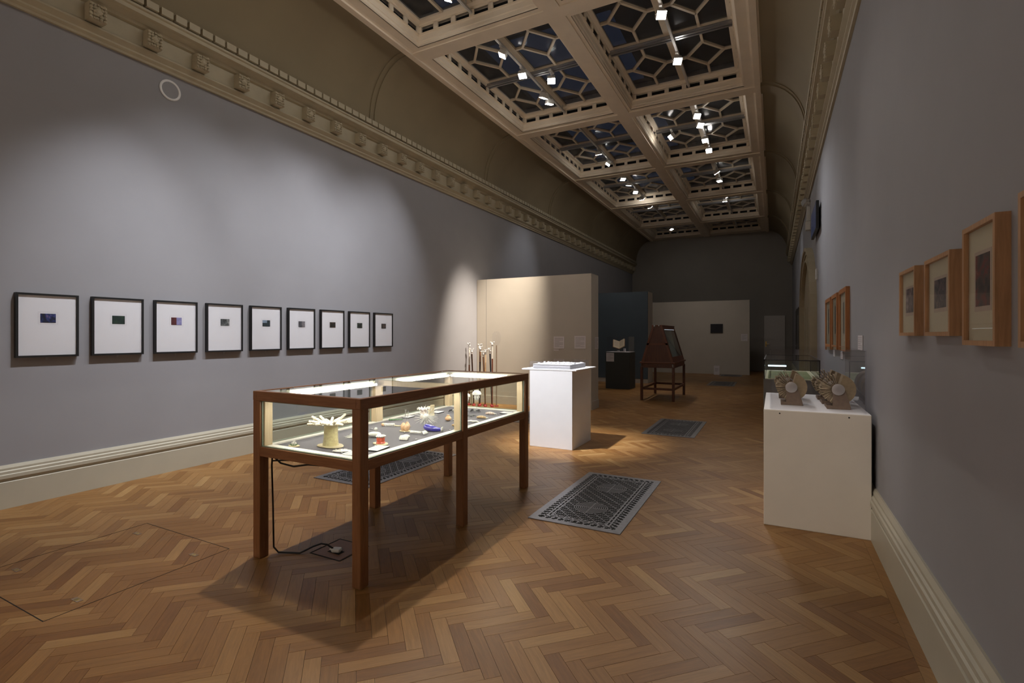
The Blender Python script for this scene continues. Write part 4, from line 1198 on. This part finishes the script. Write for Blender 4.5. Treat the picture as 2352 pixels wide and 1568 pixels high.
# ------------------------------------------------------------------ right-hand plinth with reels
PR_ = (.26, 4.62, 0)
t = thing('plinth', 'ivory plinth by the right wall carrying the cardboard reels', 'plinth', PR_)
rel(MB().bbox((-.066,4.03,0), (.57,5.22,.822), .004), PR_).build('plinth_body', M['offwhite'], t)
rel(MB().bbox((-.064,4.032,.8205), (.568,5.218,.8235), .001), PR_).build('top_sheet', M['white'], t)
mb = MB()
for x in (.035, .445): mb.lathe([(.005,0),(.005,.003)], 10, Matrix.Translation((x,4.031,.80)) @ Matrix.Rotation(PI/2,4,'X'))
rel(mb, PR_).build('screw_hole', M['dark'], t)
t = thing('acrylic_cover', 'tall clear acrylic cover over the cardboard reels', 'cover', (.26, 4.62, .8238))
mb = MB(); a, b, h_ = .288, .545, .42
for q in ((-a,-b,a,-b+.008),(-a,b-.008,a,b),(-a,-b+.008,-a+.008,b-.008),(a-.008,-b+.008,a,b-.008)): mb.box((q[0],q[1],0),(q[2],q[3],h_))
mb.build('side_walls', M['acrylic'], t); MB().box((-a,-b,h_),(a,b,h_+.008)).build('lid', M['acrylic'], t)
def reel(x, y, lb, rz=0., dep=.15, s=1.):
    t = thing('flip_card_reel', lb, 'reel', (x, y, .8238), rz, 'cardboard flip-card reels')
    hz = .135*s; r = .100*s
    RX = Matrix(((1,0,0,0),(0,0,-1,0),(0,1,0,0),(0,0,0,1)))   # (x,z) profile, extruded towards -y
    MB().bbox((-.07,-.02,0),(.075,dep+.03,.022), .003).build('base', M['carddark'], t)
    up = [(-.035,.02),(.075,.02),(.035,hz+.02),(.0,hz+.045),(-.03,hz+.02)]
    for yy in (-.012, dep+.018): MB().prism(up, 0, .006, Matrix.Translation((0,yy,0)) @ RX).build('upright', M['carddark'], t)
    # solid card block forming the right side
    pl = [(0, hz)] + [(r*1.02*math.cos(an), hz+r*1.02*math.sin(an)) for an in [math.radians(q) for q in range(-62, 81, 8)]]
    MB().prism(pl, 0, dep-.01, Matrix.Translation((.004,dep-.005,0)) @ RX).build('card_block', M['card'], t)
    # fanned leaves on the left
    k = 0
    for an in list(range(100, 150, 12)) + list(range(156, 264, 3)):
        aa = math.radians(an + random.Random(k).uniform(-1.5,1.5)); k += 1
        c, s_ = math.cos(aa), math.sin(aa)
        n0, n1 = V((-s_, c))*.0018, V((c, s_))
        p0 = n1*.018; p1 = n1*(r*random.Random(k+9).uniform(.92,1.06))
        poly = [(p0.x+n0.x, hz+p0.y+n0.y), (p1.x+n0.x, hz+p1.y+n0.y), (p1.x-n0.x, hz+p1.y-n0.y), (p0.x-n0.x, hz+p0.y-n0.y)]
        MB().prism(poly, 0, dep-.02, Matrix.Translation((0,dep-.01,0)) @ RX).build('leaf', M['page'] if k % 7 else M['straw'], t)
    MB().lathe([(.040,0),(.040,.006),(.036,.008)], 26, Matrix.Translation((0,-.018,hz)) @ Matrix.Rotation(PI/2,4,'X')).build('hub_disc', M['silver'], t, True)
    MB().tube([(0,-.02,hz),(0,dep+.02,hz)], .008, 10).build('spindle', M['metal'], t)
reel(.115, 4.36, 'cardboard flip-card reel at front left under the cover')
reel(.105, 4.80, 'cardboard flip-card reel behind the front left one')
reel(.405, 4.27, 'cardboard flip-card reel at front right under the cover', 0, .14, 1.04)
reel(.395, 4.55, 'cardboard flip-card reel second in the right-hand row', 0, .14, 1.04)
reel(.385, 4.84, 'cardboard flip-card reel at the back of the right-hand row', 0, .14, 1.04)

# ------------------------------------------------------------------ black-edged table vitrine beyond
PT = (.15, 6.75, 0)
t = thing('table_vitrine', 'grey table showcase with black-edged glass box behind the ivory plinth', 'showcase', PT)
M['greybase'] = mat('mid_grey_cabinet_paint', (.16,.155,.15), .7)
rel(MB().bbox((-.10,6.0,0), (.42,7.5,.885), .004), PT).build('cabinet_body', M['greybase'], t)
rel(MB().box((-.085,6.015,.885), (.405,7.485,.892)), PT).build('display_board', M['cardcream'], t)
ed = MB(); e = .010
X0_, X1_, Y0_, Y1_, Z0_, Z1_ = -.098,.418,6.002,7.498,.885,1.095
for x in (X0_, X1_-e):
    for y in (Y0_, Y1_-e): ed.box((x,y,Z0_),(x+e,y+e,Z1_))
for z in (Z1_-e,):
    for x in (X0_, X1_-e): ed.box((x,Y0_+e,z),(x+e,Y1_-e,z+e))
    for y in (Y0_, Y1_-e): ed.box((X0_,y,z),(X1_,y+e,z+e))
rel(ed, PT).build('black_edging', M['black'], t)
for a, b in (((X0_+.003,Y0_+.004,Z0_),(X1_-.003,Y0_+.009,Z1_-.01)), ((X0_+.003,Y1_-.009,Z0_),(X1_-.003,Y1_-.004,Z1_-.01)), ((X0_+.004,Y0_+.01,Z0_),(X0_+.009,Y1_-.01,Z1_-.01)), ((X1_-.009,Y0_+.01,Z0_),(X1_-.004,Y1_-.01,Z1_-.01)), ((X0_+.01,Y0_+.01,Z1_-.007),(X1_-.01,Y1_-.01,Z1_-.002))):
    rel(MB().box(a, b), PT).build('glass_pane', M['glass'], t)
rel(MB().tube([(-.07,7.40,.955),(.14,7.40,.955)], .009, 8), PT).build('light_tube', emimat('cool_glow_bar', (.70,.90,1.), 3.), t)  # glowing bar added to imitate a bluish line of light in the glass
q = thing('drawing_sheet', 'yellow-green printed sheet lying in the black-edged showcase', 'drawing', (.15, 6.7, .892))
MB().box((-.21,-.62,0),(.21,.60,.003)).build('sheet', M['green'], q)

# ------------------------------------------------------------------ frames on the right wall
def oakframe(lb, y0, y1, z0, z1, dep, fm, pr, fw=.016, grp='oak frames on the right wall', pw_=.34, ph_=.36, cat='picture'):
    t = thing('picture_frame', lb, cat, (XR, (y0+y1)/2, z0), 0, grp)
    hw = (y1-y0)/2; H = z1-z0
    MB().box((-dep,-hw,0),(0,-hw+fw,H)).box((-dep,hw-fw,0),(0,hw,H)).box((-dep,-hw+fw,0),(0,hw-fw,fw)).box((-dep,-hw+fw,H-fw),(0,hw-fw,H)).build('frame', fm, t)
    MB().box((-dep+.014,-hw+fw,fw),(-.004,hw-fw,H-fw)).build('mount', M['cardcream'], t)
    a, b = hw*pw_, H*ph_/2; zc = H*.53
    ol = MB().box((-dep+.0135,-a-.012,zc-b-.016),(-dep+.014,a+.012,zc+b+.012)); ol.build('plate_line', M['pinkline'], t)
    MB().box((-dep+.0125,-a,zc-b),(-dep+.0135,a,zc+b)).build('print', pr, t)
    MB().box((-dep+.006,-hw+fw,fw),(-dep+.008,hw-fw,H-fw)).build('glass_sheet', M['acrylic'], t)
    return t
M['pinkline'] = mat('pinkish_plate_tone', (.56,.45,.36), .8)
oakframe('pale oak box frame with a small grey figure print, farthest of the near group', 2.878, 3.195, 1.348, 1.668, .034, M['frameoak'], printmat('figure_print', [(.03,.025,.03),(.12,.09,.10),(.45,.35,.33)], 24), pw_=.46)
oakframe('pale oak box frame with a dark thicket print, middle of the near group', 2.355, 2.70, 1.348, 1.662, .036, M['frameoak'], printmat('thicket_print', [(.025,.022,.028),(.10,.09,.10),(.24,.16,.14)], 40), pw_=.44)
oakframe('tall pale oak box frame with a red and black print', 1.931, 2.215, 1.318, 1.705, .036, M['frameoak'], printmat('red_black_print', [(.012,.014,.014),(.05,.045,.04),(.10,.075,.06),(.22,.045,.03),(.35,.2,.15)], 15, 3), pw_=.42, ph_=.42)
oakframe('pale oak box frame cut by the right edge of the view', 1.44, 1.775, 1.318, 1.72, .036, M['frameoak'], printmat('edge_print', [(.02,.02,.02),(.2,.1,.08)], 18), pw_=.42)
for i, (a, b, lb) in enumerate(((6.80,7.43,'cherry wood frame farthest away in the group of three'), (6.12,6.66,'cherry wood frame in the middle of the group of three'), (5.38,5.93,'cherry wood frame nearest in the group of three, with a tall dark motif'))):
    oakframe(lb, a, b, 1.205, 1.79, .032, M['frameorange'], printmat('motif_print_%d' % i, [(.02,.02,.022),(.08,.08,.08)], 14), .04, 'cherry frames beyond the plinth', .16, .5)
for i, (a, b, w_) in enumerate(((13.95,14.75,'nearest'), (14.9,15.7,'middle'), (15.9,16.7,'farthest'))):
    oakframe('tall black-framed dark picture beyond the arch, %s of three' % w_, a, b, 1.05, 2.08, .05, M['black'], printmat('dark_picture_%d' % i, [(.01,.01,.011),(.03,.03,.03)], 6), .03, 'black pictures beyond the arch', .9, .9)
textpanel('text_panel', 'small pale label beside the nearest cherry frame', (XR-.001,4.86,1.235), (0,-1,0), .24, .115, (-1,0,0), rows=6)
textpanel('small_label', 'narrow label under the middle cherry frame', (XR-.001,6.75,1.115), (0,-1,0), .18, .07, (-1,0,0), rows=3)
textpanel('small_label', 'narrow label under the nearest cherry frame', (XR-.001,6.04,1.115), (0,-1,0), .18, .07, (-1,0,0), rows=3)

# ------------------------------------------------------------------ blind arch, screen, lamp and switch on the right wall
def archpath(y0, y1, zs, n=18):
    c = (y0+y1)/2; r = (y1-y0)/2
    return [(y0,0),(y0,zs)] + [(c - r*math.cos(PI*i/n), zs + r*.62*math.sin(PI*i/n)) for i in range(1, n)] + [(y1,zs),(y1,0)]
AY0, AY1, AZ = 9.25, 13.1, 1.80
def archband(mb, d0, d1, x0, x1):
    po = archpath(AY0+d0, AY1-d0, AZ); pi_ = archpath(AY0+d1, AY1-d1, AZ)
    for i in range(len(po)-1):
        a, b, c, d = po[i], po[i+1], pi_[i+1], pi_[i]
        vs = [(x0,*a),(x0,*b),(x0,*c),(x0,*d),(x1,*a),(x1,*b),(x1,*c),(x1,*d)]
        mb.add(vs, [(0,1,2,3),(7,6,5,4),(0,4,5,1),(1,5,6,2),(2,6,7,3),(3,7,4,0)])
ab = MB(); archband(ab, 0, .10, XR-.10, XR); archband(ab, .10, .20, XR-.075, XR); archband(ab, .20, .36, XR-.055, XR); archband(ab, .36, .42, XR-.085, XR)
arch = tag(ab.build('trim_3', M['cream']), 'moulded cream architrave of the wide arched doorway', kind='structure')
pa = archpath(AY0+.42, AY1-.42, AZ)
dm = MB().prism(pa, 0, .02, Matrix(((0,0,-1,XR),(1,0,0,0),(0,1,0,0),(0,0,0,1))))
d2 = tag(dm.build('door_2', M['cream']), 'cream leaves closing the arched doorway', kind='structure')
for (a, b) in ((9.8,10.4),(10.5,11.1),(11.25,11.85),(11.95,12.55)):
    MB().box((XR-.03,a,.25),(XR-.02,b,1.0)).build('door_panel', M['cream'], d2); MB().box((XR-.03,a,1.1),(XR-.02,b,1.9)).build('door_panel', M['cream'], d2)
t = thing('wall_screen', 'dark flat screen hung high on the right wall before the arch', 'screen', (XR-.045, 9.0, 2.90), math.radians(0))
MB().bbox((-.02,-.52,0),(.02,.52,.40), .004).build('casing', M['black'], t)
MB().box((-.022,-.50,.02),(-.02,.50,.38)).build('display', M['screen'], t)
MB().box((.02,-.05,.15),(.045,.05,.29)).build('bracket', M['black'], t)
t = thing('emergency_lamp', 'small white twin emergency lamp unit above the arch', 'lamp', (XR, 10.9, 3.33))
MB().bbox((-.08,-.07,-.02),(0,.07,.14), .006).build('battery_box', M['fixture'], t)
MB().bbox((-.06,-.05,.15),(0,.05,.42), .006).build('conduit_box', M['fixture'], t)
MB().ball((-.07,0,.50), .085, 16).build('globe', M['crystal'], t, True)
MB().tube([(-.03,0,.40),(-.06,0,.46)], .02, 10).build('neck', M['fixture'], t)
t = thing('wall_switch', 'small white control box on the wall below the screen', 'switch', (XR, 9.12, 2.22))
MB().bbox((-.03,-.05,0),(0,.05,.16), .005).build('switch_box', M['whiteplastic'], t)
MB().box((-.033,-.025,.05),(-.03,.025,.11)).build('switch_face', M['greycard'], t)

# ------------------------------------------------------------------ floor grilles
GW, GL = .69, 1.40
def grille_meshes():
    fr = MB(); b = .052
    fr.box((0,0,0),(GW,b,.006)).box((0,GL-b,0),(GW,GL,.006)).box((0,b,0),(b,GL-b,.006)).box((GW-b,b,0),(GW,GL-b,.006))
    fme = meshof(fr, 'grille_frame', M['iron'])
    lt = MB()
    c = .0125
    nx = int(round((GW-2*b)/c)); ny = int(round((GL-2*b)/c))
    cx_, cy_ = (GW-2*b)/nx, (GL-2*b)/ny
    med = [(GW/2, GL*.30), (GW/2, GL*.70)]; R = .132
    def solid(i, j):
        x, y = b+(i+.5)*cx_, b+(j+.5)*cy_
        for mx_, my_ in med:
            if math.hypot(x-mx_, y-my_) < R: return False
        e = min(i, j, nx-1-i, ny-1-j)
        k = j if e in (i, nx-1-i) else i
        if e == 0: return k % 4 != 1 and k % 4 != 2 and not (abs(i-nx/2) < 4 and (j < 2 or j > ny-3))
        if e == 1: return k % 4 == 0
        if e == 2: return k % 4 < 2
        if e == 3: return k % 3 == 0
        if e == 4: return True
        if e == 5: return k % 5 == 0
        if e == 6: return True
        u, v = (i+j) % 8, (i-j) % 4
        return v == 0 or u == 0
    for j in range(ny):
        i = 0
        while i < nx:
            if solid(i, j):
                k = i
                while k < nx and solid(k, j): k += 1
                x0, x1, y0, y1 = b+i*cx_, b+k*cx_, b+j*cy_, b+(j+1)*cy_
                lt.add([(x0,y0,.0055),(x1,y0,.0055),(x1,y1,.0055),(x0,y1,.0055),(x0,y0,.0025),(x1,y0,.0025)], [(0,1,2,3),(4,5,1,0)])
                i = k
            else: i += 1
    lme = meshof(lt, 'grille_lattice', M['iron'])
    rg = MB(); nseg = 40
    for q in range(9):
        r0 = R*(q+.12)/9+.004; r1 = r0+R*.055
        vs = []; fs = []
        for kk in range(nseg):
            a = 2*PI*kk/nseg
            vs += [(r0*math.cos(a),r0*math.sin(a),.0055),(r1*math.cos(a),r1*math.sin(a),.0055)]
        for kk in range(nseg):
            k2 = (kk+1) % nseg; fs.append((kk*2, kk*2+1, k2*2+1, k2*2))
        rg.add(vs, fs)
    for a in (0, PI/2):
        dx, dy = math.cos(a)*R, math.sin(a)*R; sx, sy = -math.sin(a)*.004, math.cos(a)*.004
        rg.add([(-dx-sx,-dy-sy,.005),(dx-sx,dy-sy,.005),(dx+sx,dy+sy,.005),(-dx+sx,-dy+sy,.005)], [(0,1,2,3)])
    rme = meshof(rg, 'grille_medallion', M['iron'])
    bme = meshof(MB().box((.01,.01,.0004),(GW-.01,GL-.01,.0012)), 'grille_dark_plate', M['dark'])  # flat black plate stands in for the dark depth under the bars
    return fme, lme, rme, bme, med
fme, lme, rme, bme, med = grille_meshes()
for (x, y, lb) in ((-1.615,3.36,'ornate iron floor grille nearest the camera, right of the oak case'), (-3.87,3.37,'ornate iron floor grille seen beneath the oak case'), (-1.62,6.97,'ornate iron floor grille beyond the white plinth'),
                   (-3.87,6.97,'ornate iron floor grille behind the far end of the oak case'), (-1.63,14.5,'ornate iron floor grille in front of the far partition'), (-1.63,18.0,'ornate iron floor grille at the foot of the far partition, beside the notice'),):
    gl_ = GL if y < 17 else .55
    t = thing('floor_grille', lb, 'floor grille', (x, y, 0), 0, 'iron floor grilles')
    if y > 17: t.scale = (1, .55, 1)
    inst('grille_frame', fme, t); o = inst('grille_lattice', lme, t); o['kind'] = 'stuff'
    for mx_, my_ in med: inst('medallion', rme, t, (mx_, my_, 0))
    inst('grille_dark_plate', bme, t)

# ------------------------------------------------------------------ floor hatch and floor box
hx0, hx1, hy0, hy1 = -3.995, -3.06, 1.09, 2.005
hx0 = -4.0
t = thing('floor_hatch', 'square parquet access hatch with four recessed brass latches', 'hatch', ((hx0+hx1)/2, (hy0+hy1)/2, 0))
ho = ((hx0+hx1)/2, (hy0+hy1)/2, 0)
for a, b in (((hx0,hy0),(hx1,hy0)), ((hx1,hy0),(hx1,hy1)), ((hx1,hy1),(hx0,hy1)), ((hx0,hy1),(hx0,hy0))):
    mb = MB(); bar(mb, a, b, .0045, -.002, .0006); rel(mb, ho).build('seam', M['dark'], t)
for (x, y) in ((-3.16,1.26),(-3.17,1.85),(-3.87,1.26),(-3.85,1.87)):
    mb = MB().bbox((x-.035,y-.014,-.001),(x+.035,y+.014,.0014), .002)
    l_ = rel(mb, ho).build('latch_plate', M['carddark'], t)
    rel(MB().lathe([(.014,.0014),(.013,.0024),(.004,.0028)], 14, Matrix.Translation((x,y,0)), 0, None, (1.2,.8)), ho).build('brass_ring', M['brass'], l_, True)
t = thing('floor_box', 'square reddish floor socket box under the oak case', 'floor box', (-2.43, 2.32, 0))
MB().box((-.115,-.115,-.001),(.115,.115,.0012)).build('cover_plate', mat('red_brown_plate', (.20,.085,.04), .5), t)
for a, b in (((-.125,-.12),(.125,-.12)), ((.125,-.12),(.125,.12)), ((.125,.12),(-.125,.12)), ((-.125,.12),(-.125,-.12))):
    mb = MB(); bar(mb, a, b, .008, -.001, .0016); mb.build('rim', M['dark'], t)
MB().box((-.045,-.06,.0012),(.055,-.012,.0018)).build('cable_slot', M['dark'], t)
